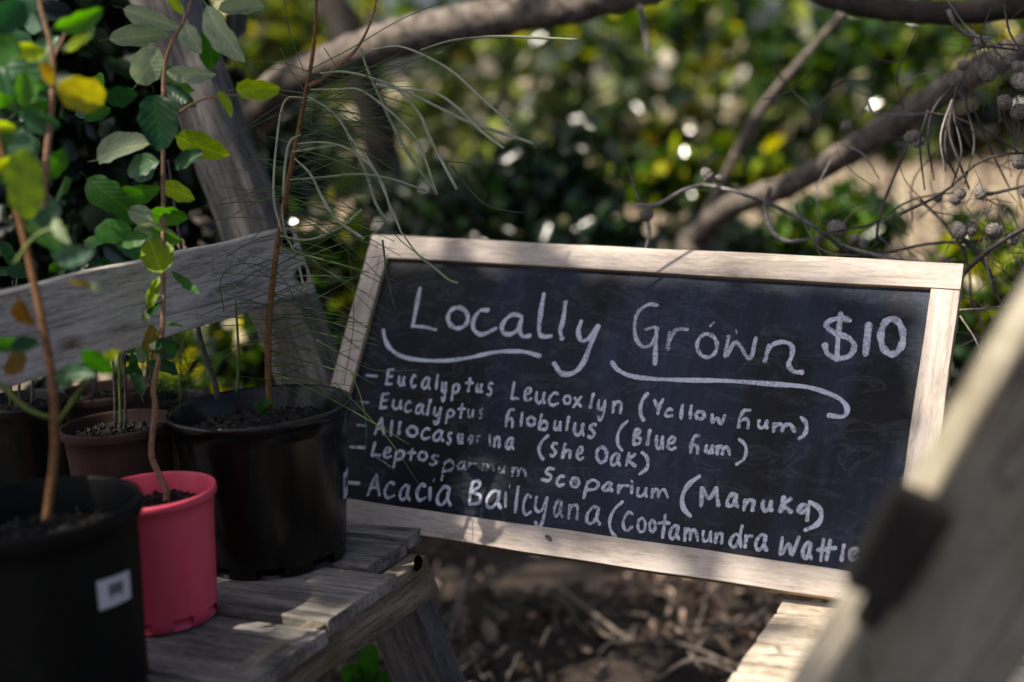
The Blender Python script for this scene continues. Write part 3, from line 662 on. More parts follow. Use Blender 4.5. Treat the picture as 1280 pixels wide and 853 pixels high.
for M_, W_, mat_ in ((Mlow, .078, M_rail), (Mup, hU, M_grey)):
    obj('side_rail', beam_mesh('side_rail', 1.5, W_, .03, mat_, 24, .002), LS, Matrix.Translation(-PN * (WID + .17)) @ M_)
# bolt holes: flat black discs on the rail face, painting the shade inside
def disc(name, c, n_, r, mat, parent, th=.002, seg=18, e=(1, 1)):
    n_ = n_.normalized(); a = n_.orthogonal().normalized(); b_ = n_.cross(a)
    vs = []; fs = []
    for s_ in (0, 1):
        for i in range(seg):
            an = 2 * math.pi * i / seg; q = 1 + .08 * math.sin(3 * an + r * 900)
            vs.append(Vector(c) + (a * math.cos(an) * e[0] + b_ * math.sin(an) * e[1]) * r * q + n_ * th * s_)
    fs.append(tuple(range(seg))[::-1]); fs.append(tuple(seg + i for i in range(seg)))
    for i in range(seg): fs.append((i, (i + 1) % seg, seg + (i + 1) % seg, seg + i))
    return obj(name, mesh(name, vs, fs, mat), parent)
for (x, y) in ((360, 300), (377, 343), (522, 704)):
    pl = PE + PN * .005 if y > 600 else UE + PN * .0062
    disc('bolt_hole', hit(x, y, pl, PN), PN, .012 if y > 600 else .0145, M_hole, LS, .0012)
# shelf planks: each traced on the shelf plane by its right end
ends = [((120, 930), (250, 850)), ((258, 846), (361, 776)), ((363, 768), (453, 712)), ((456, 707), (514, 674)), ((508, 670), (524, 658))]
PL = Vector((-PN.x, -PN.y, 0))
for i, (a, b_) in enumerate(ends):
    A = hit(*a, SP, ZN); B = hit(*b_, SP, ZN)
    wd = (B - A).dot(RD) - .005; off = (A - PE).dot(PN)
    if i in (1,): off = max(off, .018)
    if i == 2: off = .001
    st = PE + RD * ((A - PE).dot(RD) + .0025) + PN * off
    st.z = SZ - (0, .004, .001, .003, .002)[i]
    # local x = towards left, z = up, y = z x x
    M = frameM(st, PL, ZN); yv = Vector((M[0][1], M[1][1], M[2][1]))
    if yv.dot(RD) > 0: M = M @ Matrix.Translation((0, wd, 0))
    obj('shelf_plank', beam_mesh('shelf_plank', 1.15 + off, wd, .021, M_deck, 26, .0018, .003), LS, M)
    if i in (2, 3):
        me = LS.children[-1].data; me.materials.append(M_moss)
        for p in me.polygons:
            if p.center.x < .006: p.material_index = 1
for k in range(2):                                               # planks nearer than the frame
    A = PE + RD * ((hit(120, 930, SP, ZN) - PE).dot(RD) - .005 - .14 * (k + 1)); st = A + PN * .012; st.z = SZ
    M = frameM(st, PL, ZN); yv = Vector((M[0][1], M[1][1], M[2][1]))
    if yv.dot(RD) > 0: M = M @ Matrix.Translation((0, .135, 0))
    obj('shelf_plank', beam_mesh('shelf_plank', 1.15, .135, .021, M_deck, 26, .0018, .003), LS, M)

# =================================================================== BLACKBOARD
bx = (BC[1] - BC[0]).normalized(); BW = ((BC[1] - BC[0]).length + (BC[2] - BC[3]).length) / 2
bn0 = (BC[3] - BC[0]).cross(BC[1] - BC[0]).normalized()
if bn0.dot(CAM - BC[0]) < 0: bn0 = -bn0
by = bn0.cross(bx); BH = (BC[3] - BC[0]).length                   # by points up the board
O = BC[0] - bx * 0
BO = Matrix(((bx.x, by.x, bn0.x, O.x), (bx.y, by.y, bn0.y, O.y), (bx.z, by.z, bn0.z, O.z), (0, 0, 0, 1)))   # origin TL, x right, y up, z out
BB = empty('chalkboard', (BC[3] + BC[2]) / 2, 'wooden framed blackboard with handwritten plant list and price, propped between the stands', 'chalkboard')
FWD = .042; TH = .020
def bar(M, L, W=FWD, end=None):
    me = beam_mesh('frame_rail', L, W, TH, M_cream, 26, .0006, .0012)
    me.materials.append(M_side)
    for p in me.polygons:
        if abs(p.normal.z) < .5: p.material_index = 1
    return obj('frame_rail', me, BB, M)
bar(BO @ Matrix.Translation((FWD + .001, 0, .0005)), BW - FWD - .001)                                 # top
bar(BO @ Matrix.Translation((FWD + .001, -BH + FWD, .0002)), BW - FWD - .001)                         # bottom
bar(BO @ Matrix.Rotation(-math.pi / 2, 4, 'Z') @ Matrix.Translation((0, FWD, 0)), BH)                 # left
bar(BO @ Matrix.Translation((BW - FWD, -FWD - .001, 0)) @ Matrix.Rotation(-math.pi / 2, 4, 'Z') @ Matrix.Translation((0, FWD, 0)), BH - 2 * FWD - .002)
pv = [(FWD - .005, -FWD + .005, -.009), (BW - FWD + .005, -FWD + .005, -.009), (BW - FWD + .005, -BH + FWD - .005, -.009), (FWD - .005, -BH + FWD - .005, -.009)]
pv += [(x, y, -.015) for x, y, z in pv]
obj('writing_surface', mesh('writing_surface', pv, [(0, 3, 2, 1), (4, 5, 6, 7), (0, 1, 5, 4), (1, 2, 6, 5), (2, 3, 7, 6), (3, 0, 4, 7)], M_board), BB, BO)
BOI = BO.inverted(); PP = BO @ Vector((0, 0, -.009))
def toboard(x, y):
    p = BOI @ hit(x, y, PP, bn0); return (p.x, p.y)
disc('nail_dent', hit(686, 673, BO @ Vector((0, 0, .0003)), bn0), bn0, .006, M_post, BB, .0006, e=(.6, 1.2))

# ---- handwriting: glyph strokes in a unit box, y down
def ell(cx, cy, rx, ry, a0=0, a1=360, n=12):
    return [(cx + rx * math.cos(math.radians(a0 + (a1 - a0) * i / n)), cy + ry * math.sin(math.radians(a0 + (a1 - a0) * i / n))) for i in range(n + 1)]
G = {
 'E': [[(.35, .02), (.2, .5), (.08, .97)], [(.35, .04), (.95, .0)], [(.22, .5), (.8, .45)], [(.08, .97), (.7, .95)]],
 'u': [[(.12, .0), (.05, .6), (.2, .95), (.5, .95), (.8, .55), (.92, .05)], [(.92, .05), (.85, .6), (.95, 1)]],
 'c': [[(.95, .12), (.6, .0), (.2, .3), (.05, .7), (.35, 1), (.95, .85)]],
 'a': [[(.92, .08), (.55, .0), (.12, .4), (.08, .85), (.4, .95), (.78, .6), (.92, .08)], [(.92, .1), (.78, .6), (1, 1)]],
 'l': [[(.9, 0), (.45, .5), (.1, 1)]],
 '|': [[(.8, 0), (.45, .5), (.3, 1)]],
 'y': [[(.15, 0), (.05, .35), (.3, .5), (.65, .38), (.95, .02)], [(.95, .02), (.8, .5), (.5, .95), (.2, 1), (.05, .85)]],
 'p': [[(.3, .08), (.18, .5), (.05, 1)], [(.3, .15), (.65, .0), (.98, .18), (.8, .48), (.25, .55)]],
 't': [[(.62, 0), (.5, .5), (.35, 1)], [(.0, .36), (.5, .33), (1, .36)]],
 's': [[(.92, .08), (.55, .05), (.3, .3), (.6, .52), (.75, .75), (.4, .98), (.05, .88)]],
 'L': [[(.4, 0), (.2, .5), (.05, .98), (.5, .95), (.98, 1)]],
 'e': [[(.2, .55), (.7, .42), (.85, .12), (.5, .02), (.12, .35), (.08, .8), (.45, 1), (.9, .85)]],
 'o': [ell(.5, .5, .45, .47, -60, 305)],
 'x': [[(.2, .1), (.9, .95)], [(.95, .0), (.05, 1)]],
 'n': [[(.15, .05), (.05, .95)], [(.1, .5), (.45, .08), (.85, .12), (.85, .6), (.8, 1)]],
 '(': [[(1, 0), (.45, .2), (.1, .5), (.15, .8), (.5, 1)]],
 ')': [[(.3, 0), (.8, .2), (.95, .5), (.7, .8), (.05, 1)]],
 'Y': [[(.05, .05), (.3, .45)], [(.9, .0), (.55, .5), (.4, 1)], [(.3, .45), (.62, .38)]],
 'w': [[(.1, 0), (.12, .8), (.45, .35), (.7, .95), (.95, .1)]],
 'h': [[(.85, .02), (.45, .05), (.15, .45), (.05, .95)], [(.12, .65), (.55, .5), (.75, .7), (.72, 1)]],
 'm': [[(.08, .05), (.05, 1)], [(.06, .5), (.3, .05), (.45, .4), (.42, .95)], [(.45, .45), (.7, .1), (.85, .4), (.95, 1)]],
 'b': [[(.3, 0), (.15, .5), (.05, .95)], [(.1, .75), (.5, .45), (.9, .6), (.75, .95), (.1, .97)]],
 'B': [[(.3, .05), (.15, .5), (.05, .95)], [(.3, .05), (.75, .0), (.85, .22), (.3, .45), (.9, .6), (.8, .9), (.1, .97)]],
 'A': [[(.05, 1), (.4, .4), (.7, .0)], [(.7, .0), (.8, .5), (.95, 1)], [(.25, .65), (.9, .6)]],
 'r': [[(.12, .05), (.03, 1)], [(.08, .6), (.4, .12), (.98, .1)]],
 'i': [[(.6, 0), (.4, 1)]],
 'H': [[(.3, 0), (.15, .5), (.05, 1)], [(.1, .75), (.5, .45), (.85, .55), (.85, 1)]],
 'O': [ell(.5, .5, .43, .47, -90, 275)],
 'k': [[(.35, 0), (.2, .5), (.05, .95)], [(.95, .1), (.25, .55), (.6, .75), (.98, 1)]],
 'S': [[(.95, .05), (.55, .02), (.35, .3), (.75, .6), (.55, .95), (.02, .85)]],
 'M': [[(.1, .05), (.03, 1)], [(.1, .05), (.45, .6), (.8, .05)], [(.8, .05), (.85, .5), (.92, 1)]],
 'C': [[(.95, .1), (.6, .0), (.15, .35), (.08, .75), (.4, 1), (.9, .8)]],
 'd': [[(.75, .45), (.4, .4), (.05, .75), (.25, 1), (.6, .8), (.95, .0)], [(.95, .0), (.8, .5), (.85, 1)]],
 'g': [[(.9, .08), (.5, .0), (.08, .3), (.25, .5), (.75, .35), (.92, .05)], [(.92, .05), (.9, .6), (.85, 1)]],
 'W': [[(.1, .05), (.02, .95), (.45, .35), (.6, .95), (.98, .0)]],
 '#': [[(.35, 0), (.2, 1)], [(.7, .05), (.5, .98)], [(.05, .5), (.98, .4)]],
}
def ribbon(vs, fs, cov, pts, wpx, c0=.85, z=.0004):
    """flat stroke with round ends, traced then laid on the board plane"""
    q = bez(pts, 6); q = [np.array(toboard(*p)) for p in q]
    n_ = len(q); sc_ = 1.14e-3
    ph = rnd.uniform(0, 6); b0 = len(vs)
    T = [(q[min(i + 1, n_ - 1)] - q[max(i - 1, 0)]) for i in range(n_)]
    T = [a / (np.linalg.norm(a) + 1e-9) for a in T]
    hw0 = wpx * sc_ / 2
    rows = [(q[0] - T[0] * hw0 * .8, T[0], .35), (q[0] - T[0] * hw0 * .45, T[0], .8)] + [(q[i], T[i], 1) for i in range(n_)] + [(q[-1] + T[-1] * hw0 * .45, T[-1], .8), (q[-1] + T[-1] * hw0 * .8, T[-1], .35)]
    for i, (c, tt, s_) in enumerate(rows):
        hw = hw0 * s_ * (1 + .15 * math.sin(i * .55 + ph) + rnd.uniform(-.09, .09)); pr = .13 * math.sin(i * .37 + ph * 2); nn = np.array((-tt[1], tt[0]))
        for k_ in (-1, -.4, .4, 1):
            p = c + nn * hw * k_; vs.append((p[0], p[1], -.009 + z)); cov.append(c0 + pr + (.0 if abs(k_) < 1 else -.26) + rnd.uniform(-.08, .08))
    for i in range(len(rows) - 1):
        for k_ in range(3): a = b0 + i * 4 + k_; fs.append((a, a + 1, a + 5, a + 4))
def word(label, items, wpx):
    vs, fs, cov = [], [], []; z = .0004
    for it in items:
        if it[0] == '~': ribbon(vs, fs, cov, it[1], it[2] if len(it) > 2 else wpx, it[3] if len(it) > 3 else .9, z); z += .00005; continue
        ch, x0, x1, y0, y1 = it[:5]; c0 = it[5] if len(it) > 5 else .82
        jx, jy = rnd.uniform(-.4, .4), rnd.uniform(-.4, .4); i_ = wpx * .4
        for st in G[ch]:
            X0, X1, Y0, Y1 = x0 + i_, x1 - i_, y0 + i_, y1 - i_
            ribbon(vs, fs, cov, [(X0 + (X1 - X0) * a + jx, Y0 + (Y1 - Y0) * b_ + jy) for a, b_ in st], wpx * rnd.uniform(1.0, 1.22), c0, z); z += .00003
    me = mesh('chalk_word', vs, fs, M_chalk)
    at2 = me.attributes.new('cover', 'FLOAT', 'POINT'); at2.data.foreach_set('value', cov)
    o = obj('chalk_word', me, BB, BO); o['label'] = label; return o
def cell(cx, cy, rx, ry, a0=-70, a1=300): return [(cx + rx * math.cos(math.radians(a0 + (a1 - a0) * i / 14)), cy + ry * math.sin(math.radians(a0 + (a1 - a0) * i / 14))) for i in range(15)]
word('chalk word Locally', [('~', [(525, 361), (521, 382), (516, 408)]), ('~', [(516, 408), (530, 409), (545, 412.5)], 4.8), ('~', cell(572.5, 397.7, 12.5, 13)),
 ('~', [(610, 388), (600, 389), (592, 401), (593, 413), (603, 418.4), (619.7, 411)]), ('~', [(652, 396), (642, 393.4), (632, 400), (627.4, 409.4), (630.5, 417), (639.6, 417.8), (648, 411), (651.8, 400)]),
 ('~', [(651.8, 400), (649.5, 413), (654, 421), (662.5, 420)]), ('~', [(680, 368), (676, 392), (674, 414), (679, 421), (689, 420.5)]), ('~', [(707, 378), (704.4, 399), (700.5, 414), (702.9, 424)]),
 ('~', [(726.5, 402), (723, 415.5), (727, 426), (737, 423), (744.8, 411)]), ('~', [(747.8, 408), (737, 435), (728, 456), (716, 467), (702, 467), (693, 455)], 7.5)], 6.8)
word('chalk underline swash below Locally', [('~', [(479, 413), (482, 426), (489, 437), (503, 446), (527, 450.5), (559.6, 451), (586, 447.5), (602, 444), (620, 440.5), (638, 439.3), (658, 440.5), (675, 445.5)], 6, .97)], 6)
word('chalk word Grown', [('~', [(822, 382), (811, 381), (798, 390), (793.5, 405.5), (795, 423), (804, 434), (815, 430), (820.5, 418)], 5.5, .7), ('~', [(819, 409), (807, 412)], 5, .6), ('~', [(821, 411), (819.7, 431), (819, 455)], 6.5, .8),
 ('~', [(837, 416), (835, 437)], 5.5, .6), ('~', [(837, 427), (845, 413), (859, 412)], 6, .6), ('~', cell(884, 432.4, 12.5, 14.5), 5.6, .75), ('~', [(893, 403), (888, 408)], 3.5, .5),
 ('~', [(911, 421), (907, 446), (920.5, 428), (937, 449), (945, 423)], 6, .72), ('~', [(920, 413), (921, 417)], 3, .5),
 ('~', [(961, 432), (956.5, 452)], 6, .7), ('~', [(959, 441), (967, 431), (980, 428), (990, 433), (990, 445), (986, 456), (992, 464.5), (1003, 466)], 6.5, .85)], 6)
word('chalk underline swash below Grown', [('~', [(765, 453), (773, 463), (790, 470.5), (818, 474), (860, 475.5), (910, 476.5), (960, 480), (1005, 483.5), (1030, 490), (1050, 499), (1059, 511), (1054, 521), (1036, 519.5)], 6.3, .95)], 6)
word('chalk price $10', [('~', [(1062, 401), (1053, 398), (1038, 401), (1033, 408), (1043, 416), (1061, 423), (1068, 433), (1062, 445), (1048, 448), (1035, 443), (1031, 431)], 7.5, .8), ('~', [(1051, 392), (1048, 420), (1046, 450)], 7, .85),
 ('~', [(1086, 406), (1082, 443)], 9, .85), ('~', cell(1115, 421, 14, 22, -80, 290), 9, .85)], 8)
D = lambda x0, x1, y, c=.7, wd=4: ('~', [(x0 + 2, y), (x1 - 2, y + 1)], wd, c)
word('chalk dash and word Eucalyptus in the first list line', [D(456, 473, 469.5, .75), ('E', 480.4, 494, 460.7, 482.8), ('u', 496.4, 507, 470, 483.5), ('c', 512, 521, 468, 486), ('a', 526, 539, 471, 488), ('l', 543.6, 549, 468, 488), ('y', 550.5, 559, 477, 502.6), ('p', 562.7, 575.6, 479, 502.6), ('t', 581, 592.4, 472, 491), ('u', 594, 604, 479, 492, .7), ('s', 607, 617.5, 477.5, 497)], 3.9)
word('chalk word Leucoxlyn', [('L', 637.4, 649.2, 476.4, 500.2), ('e', 654, 666.5, 483, 502.7, .75), ('u', 668, 683, 489.5, 506), ('c', 684.5, 700, 489.5, 508.4), ('o', 703.4, 715.7, 492.8, 506.8), ('x', 715, 729, 495, 511), ('l', 736, 744.4, 491, 511.7), ('y', 746, 759, 499, 526.5), ('n', 764, 780, 500, 518)], 4.2)
word('chalk words (Yellow Gum) in the first list line', [('(', 798, 811.6, 490.5, 527.5, .9), ('Y', 816, 831.7, 498, 519), ('c', 829.6, 842, 510, 523), ('|', 849, 856, 505, 525), ('|', 860, 866.5, 506, 525), ('o', 867.5, 883, 512.7, 526.4), ('w', 886.5, 908.7, 517, 532.3), ('h', 921, 942, 510.6, 537, .75), ('u', 945.6, 961, 524, 537), ('m', 963.5, 996, 527.5, 541), (')', 997, 1011, 521, 550.7, .9)], 4.6)
word('chalk dash and word Eucalyptus in the second list line', [D(450, 464.4, 502.6, .45), ('E', 472.8, 488, 491, 512.5), ('u', 489.5, 504, 499, 513), ('c', 504.8, 516, 501, 517, .7), ('a', 518.5, 531.4, 504, 519), ('l', 532, 540, 498.5, 520), ('y', 540.6, 552.8, 508.7, 532), ('p', 555.8, 569.5, 511, 530.8), ('t', 571.8, 583, 504, 524), ('u', 584, 594, 511, 523, .5), ('s', 597, 606, 509, 526, .25)], 3.9)
word('chalk word Globulus', [('h', 630, 645, 510, 535.5), ('l', 649.7, 655, 515, 534), ('o', 657, 670.6, 520, 534.7), ('b', 672, 687, 516.6, 538.8), ('u', 691, 702.6, 525.6, 539.6), ('l', 706, 713, 520, 539.6), ('u', 716, 732, 528, 546), ('s', 733, 747, 528, 549.4)], 4.2)
word('chalk words (Blue Gum) in the second list line', [('(', 769, 786, 525, 565, .9), ('B', 789.5, 803, 535, 558), ('l', 807.4, 815, 536.5, 558), ('u', 818, 830.6, 544, 563), ('e', 832.7, 847.5, 545, 564.4), ('h', 861, 877, 543, 568.6, .7), ('u', 880, 893, 556, 568.5), ('m', 894, 915, 556, 570.6), (')', 918, 935, 547.5, 582.3, .9)], 4.4)
word('chalk dash and word Allocasuarina', [D(444.6, 460, 531.5, .5), ('A', 466.7, 482.7, 522, 545, .9), ('|', 486.5, 492.6, 525, 546, .9), ('|', 496, 503, 526, 544.5, .9), ('o', 507, 524, 531.5, 547.5, .9), ('c', 524.6, 539, 534, 550.6, .95), ('a', 540, 556, 537, 553, .9), ('s', 557, 567, 539, 556.7, .8), ('u', 571, 580, 541.4, 556, .65), ('a', 584, 593, 543, 557, .3), ('r', 595, 604, 543, 555, .1), ('i', 610, 614.5, 543, 558.5, .4), ('n', 615.6, 627, 545, 561), ('a', 631, 643.5, 547, 563.4)], 4.2)
word('chalk words (She Oak)', [('(', 671.4, 687, 543, 575.7, .9), ('s', 686, 698.5, 552, 573), ('H', 701, 715.7, 553.5, 574), ('e', 719, 731, 557, 576.5), ('O', 742.8, 761, 557, 580.6), ('a', 761.6, 776.4, 566, 584), ('k', 780.5, 796, 565, 584.7), (')', 798, 812.7, 564, 594, .9)], 4.3)
word('chalk dash and smudged word Leptospermum', [D(436, 458, 559, .95, 4.5), ('L', 462.8, 476.5, 551.4, 571, .95), ('e', 478, 491, 558, 574, .9), ('p', 490, 507, 562, 585.7, .95), ('t', 508.5, 520.7, 560, 576.6, .8), ('o', 521.4, 536, 563.6, 578, .9), ('s', 535, 550, 567.4, 583.4, .55), ('p', 549.6, 568.7, 574, 601.7, .45), ('a', 570, 584, 576, 589, .4), ('r', 584, 597, 577, 587, .3), ('m', 601, 620, 578, 590, .15), ('u', 622, 633, 582, 593, .3), ('m', 638, 660, 583, 597, .45), ('~', [(471, 572), (483, 580), (494, 589)], 2.5, .3)], 4.2)
word('chalk word Scoparium', [('S', 675.8, 694.5, 584, 603.6), ('c', 694, 707, 593.4, 609), ('o', 711, 726, 595.8, 611.4), ('~', [(716, 603), (718, 600), (721, 606)], 3, .5), ('p', 727, 750, 599, 624.7), ('a', 752, 767, 603, 616), ('r', 771, 787.5, 605, 618), ('i', 787, 792.5, 606, 618.7), ('~', [(789, 601), (791, 603)], 3, .6), ('u', 795, 811, 608.7, 622.5), ('m', 812.5, 837.5, 610, 624)], 4.2)
word('chalk word (Manuka)', [('(', 848.7, 876, 594, 647.5, .95), ('M', 873.7, 902.5, 607.5, 635), ('a', 906, 923.7, 616, 636), ('n', 927.5, 946, 622.5, 640), ('u', 951, 967.5, 625, 641), ('k', 972.5, 991, 620, 642.5), ('g', 995, 1013.7, 629, 652.5), (')', 1003.7, 1030, 626, 665, .95)], 5.4)
word('chalk dash and word Acacia', [D(435, 450.6, 603.5, .95, 6), ('A', 457, 477, 592, 621, .7), ('c', 479, 495.5, 601, 624), ('a', 498, 514, 605, 627), ('c', 519, 534, 604, 627.6), ('i', 535, 540, 608.6, 627), ('~', [(543, 599), (542, 602)], 2.5, .5), ('a', 544, 565, 607, 633.7)], 4.4)
word('chalk word Baileyana', [('B', 584.7, 604, 600, 633.7), ('a', 606, 628, 612, 637), ('i', 629.7, 634, 614.5, 635.6, .6), ('~', [(637.5, 606.5), (637, 610)], 2.5, .5), ('l', 642, 650, 607.5, 642, .7), ('c', 652, 665.6, 617, 645.8), ('y', 667, 686.7, 620, 660), ('a', 690.6, 704.7, 624.7, 648, .5), ('n', 709, 725.8, 629, 651, .7), ('a', 731, 751.6, 632.5, 657.5, .75)], 4.2)
word('chalk word (Cootamundra', [('(', 759, 779.7, 626, 673, .95), ('C', 776.6, 793, 638.7, 665), ('o', 795, 808.7, 646, 667.5), ('o', 810, 821, 648.7, 667.5), ('t', 822.5, 838.7, 642.5, 673.7), ('a', 835, 850, 656, 676), ('m', 853.7, 875, 658.7, 677.5), ('u', 876, 891, 662.5, 678.7), ('n', 892.5, 906, 665, 681), ('d', 910, 930, 656, 686), ('r', 930, 942.5, 667.5, 686), ('a', 942.5, 960, 667.5, 690)], 4.1)
word('chalk word Wattle half hidden by the leg', [('W', 973.7, 1001, 670, 696), ('a', 1001, 1016, 677.5, 701), ('#', 1020, 1047, 672.5, 702.5), ('l', 1050, 1057.5, 680, 702.5), ('e', 1060, 1075, 684, 702)], 4.5)

# =================================================================== RIGHT STAND (near)
RS0 = at(1000, 700, 1.3); RS0.z = 0
RS = empty('plant_stand', RS0, 'brown timber stand leaning in close at the right edge, out of focus', 'plant stand')
def beam_at(name, a, b_, nrm, W, T, mat, parent, wob=.002, bev=.004):
    """front face centred on a-b, facing nrm"""
    a, b_ = Vector(a), Vector(b_); M = frameM(a, b_ - a, nrm)
    M = M @ Matrix.Translation((0, W / 2, 0))
    return obj(name, beam_mesh(name, (b_ - a).length, W, T, mat, 24, wob, bev), parent, M)
# wide face towards the camera, thin sunlit edge on its left
ra, rb = at(1296, 395, 1.08), at(1027, 853, 1.20)
ldir = (rb - ra).normalized(); LN = (-FW * .88 + RT * .48).normalized()
ra = ra - ldir * .35; rb = rb + ldir * (rb.z / -ldir.z)
M = frameM(ra, ldir, LN); yv = Vector((M[0][1], M[1][1], M[2][1]))
if yv.dot(RT) > 0: M = M @ Matrix.Translation((0, .215, 0))
obj('leg', beam_mesh('leg', (rb - ra).length, .215, .033, M_fore, 40, .002, .004), RS, M)
# dark rubber catch on the leg edge
c0 = at(1118, 697, 1.10)
obj('bracket', beam_mesh('bracket', .088, .046, .034, M_metal, 6, .001, .002), RS, frameM(c0 - ldir * .048, ldir, -FW) @ Matrix.Translation((0, .025, 0)))
obj('bracket', beam_mesh('bracket', .03, .018, .02, M_metal, 4, .001, .004), RS, frameM(at(1098, 762, 1.12) - ldir * .01, ldir, -FW) @ Matrix.Translation((0, .009, 0)))
# far end step carrying the blackboard's right corner
stp = BC[2].z - .012
SP2 = Vector((0, 0, stp))
a1 = hit(975, 760, SP2, ZN); a2 = hit(905, 862, SP2, ZN)
dd = (a2 - a1).normalized(); side_ = Vector((dd.y, -dd.x, 0));
if side_.x < 0: side_ = -side_
# step slats lie across, their ends in a row at the left
for k in range(9):
    s0 = a1 + dd * (.0505 * k - .035) - side_ * rnd.uniform(0, .004); s0.z = stp - .0015 * (k % 2)
    M = frameM(s0, side_, ZN); yv = Vector((M[0][1], M[1][1], M[2][1]))
    if yv.dot(dd) > 0: M = M @ Matrix.Translation((0, .048, 0))
    obj('step_slat', beam_mesh('step_slat', .5, .048, .026, M_palestep, 12, .0016, .004), RS, M)
fl = a1 + side_ * .12 - dd * 0 + Vector((0, 0, -.03))
beam_at('leg', fl, fl + (Vector((.35, .15, -1)).normalized() * (fl.z / .93)), Vector((-.3, -.95, 0)), .09, .04, M_fore, RS)
beam_at('side_rail', a1 + side_ * .04 - dd * .01 + Vector((0, 0, -.065)), a1 + side_ * .04 + dd * .72 + Vector((0, 0, -.065)), Vector((-1, -.3, 0)), .07, .03, M_fore, RS)

# =================================================================== POTS
def lathe(name, prof, mat, parent, M, seg=56, notch=None, mats=None):
    vs, fs = [], []
    for (r, z) in prof:
        for i in range(seg): an = 2 * math.pi * i / seg; vs.append((r * math.cos(an), r * math.sin(an), z))
    for j in range(len(prof) - 1):
        for i in range(seg):
            if notch and notch(j, i): continue
            fs.append((j * seg + i, j * seg + (i + 1) % seg, (j + 1) * seg + (i + 1) % seg, (j + 1) * seg + i))
    me = mesh(name, vs, fs, mat, True)
    o = obj(name, me, parent, M)
    return o
def pot(parent, c, rim_r, base_r, h, mat, ribs=0, rimh=.02, lean=(0, 0), soil=M_soil, soil_dep=.03, notches=8, phase=0):
    M = Matrix.Translation(c) @ Matrix.Rotation(lean[0], 4, 'X') @ Matrix.Rotation(lean[1], 4, 'Y')
    prof = [(.001, .014), (base_r * .9, .012), (base_r * .97, .0), (base_r, .001), (base_r * 1.004, .016)]
    wall = rim_r * .94
    K = 10
    for i in range(1, K + 1): t_ = i / K; prof.append((base_r + (wall - base_r) * t_, .016 + (h - rimh - .016) * t_))
    prof += [(rim_r * .985, h - rimh + .001), (rim_r, h - rimh + .004), (rim_r, h - .004), (rim_r * .992, h), (rim_r * .965, h), (rim_r * .955, h - .004), (wall * .95, h - rimh - .01), (wall * .90, h - soil_dep - .03)]
    seg = 64
    nt_ = lambda j, i: (j in (2, 3)) and notches and ((i + phase) % (seg // notches) < 4)
    lathe('pot_shell', prof, mat, parent, M, seg, nt_)
    # soil: bumpy disc
    vs, fs = [(0, 0, h - soil_dep)], []
    R_ = wall * .945
    for j in range(1, 9):
        for i in range(40):
            an = 2 * math.pi * i / 40; r = R_ * j / 8
            vs.append((r * math.cos(an), r * math.sin(an), h - soil_dep + rnd.uniform(-.004, .005)))
    for i in range(40): fs.append((0, 1 + i, 1 + (i + 1) % 40))
    for j in range(7):
        for i in range(40): a = 1 + j * 40; fs.append((a + i, a + 40 + i, a + 40 + (i + 1) % 40, a + (i + 1) % 40))
    obj('soil', mesh('soil', vs, fs, soil), parent, M)
    # lumps of bark and grit on the soil
    n_ = 260; an = nrg.uniform(0, 6.28, n_); r = R_ * np.sqrt(nrg.uniform(0, .96, n_))
    C = np.stack([r * np.cos(an), r * np.sin(an), np.full(n_, h - soil_dep + .004)], 1)
    Cw = np.array([tuple(M @ Vector(p)) for p in C])
    tag(scatter('grit', Cw, nrg.uniform(.003, .011, n_), M_grit, parent, .8, fold=.4), kind='stuff')
    return M
def sticker(parent, cc, rf, a0, a1, z00, z01, z10, z11, boxes):
    """curved paper label: angle a0..a1, at a0 height z00..z01, at a1 height z10..z11; printed bars just proud of it"""
    def q(u, v, off):
        an = a0 + (a1 - a0) * u; z = (z01 + (z11 - z01) * u) * (1 - v) + (z00 + (z10 - z00) * u) * v; r = rf(z) + off
        return Vector((cc.x + r * math.cos(an), cc.y + r * math.sin(an), cc.z + z))
    vs = [q(i / 8, v, o_) for o_ in (.0018, .0002) for v in (0, 1) for i in range(9)]
    fs = []
    for i in range(8):
        fs += [(i, i + 1, 10 + i, 9 + i), (19 + i, 18 + i, 27 + i, 28 + i), (i, 18 + i, 19 + i, i + 1), (9 + i, 10 + i, 28 + i, 27 + i)]
    o = obj('label_sticker', mesh('label_sticker', vs, fs, M_white), parent)
    vs, fs = [], []
    for (u0, u1, v0, v1) in boxes:
        b0 = len(vs); vs += [q(u, v, .0021) for u, v in ((u0, v0), (u1, v0), (u1, v1), (u0, v1))]; fs.append((b0, b0 + 1, b0 + 2, b0 + 3))
    obj('barcode', mesh('barcode', vs, fs, M_ink), o)

def shelf_at(x, y): return hit(x, y, SP, ZN)
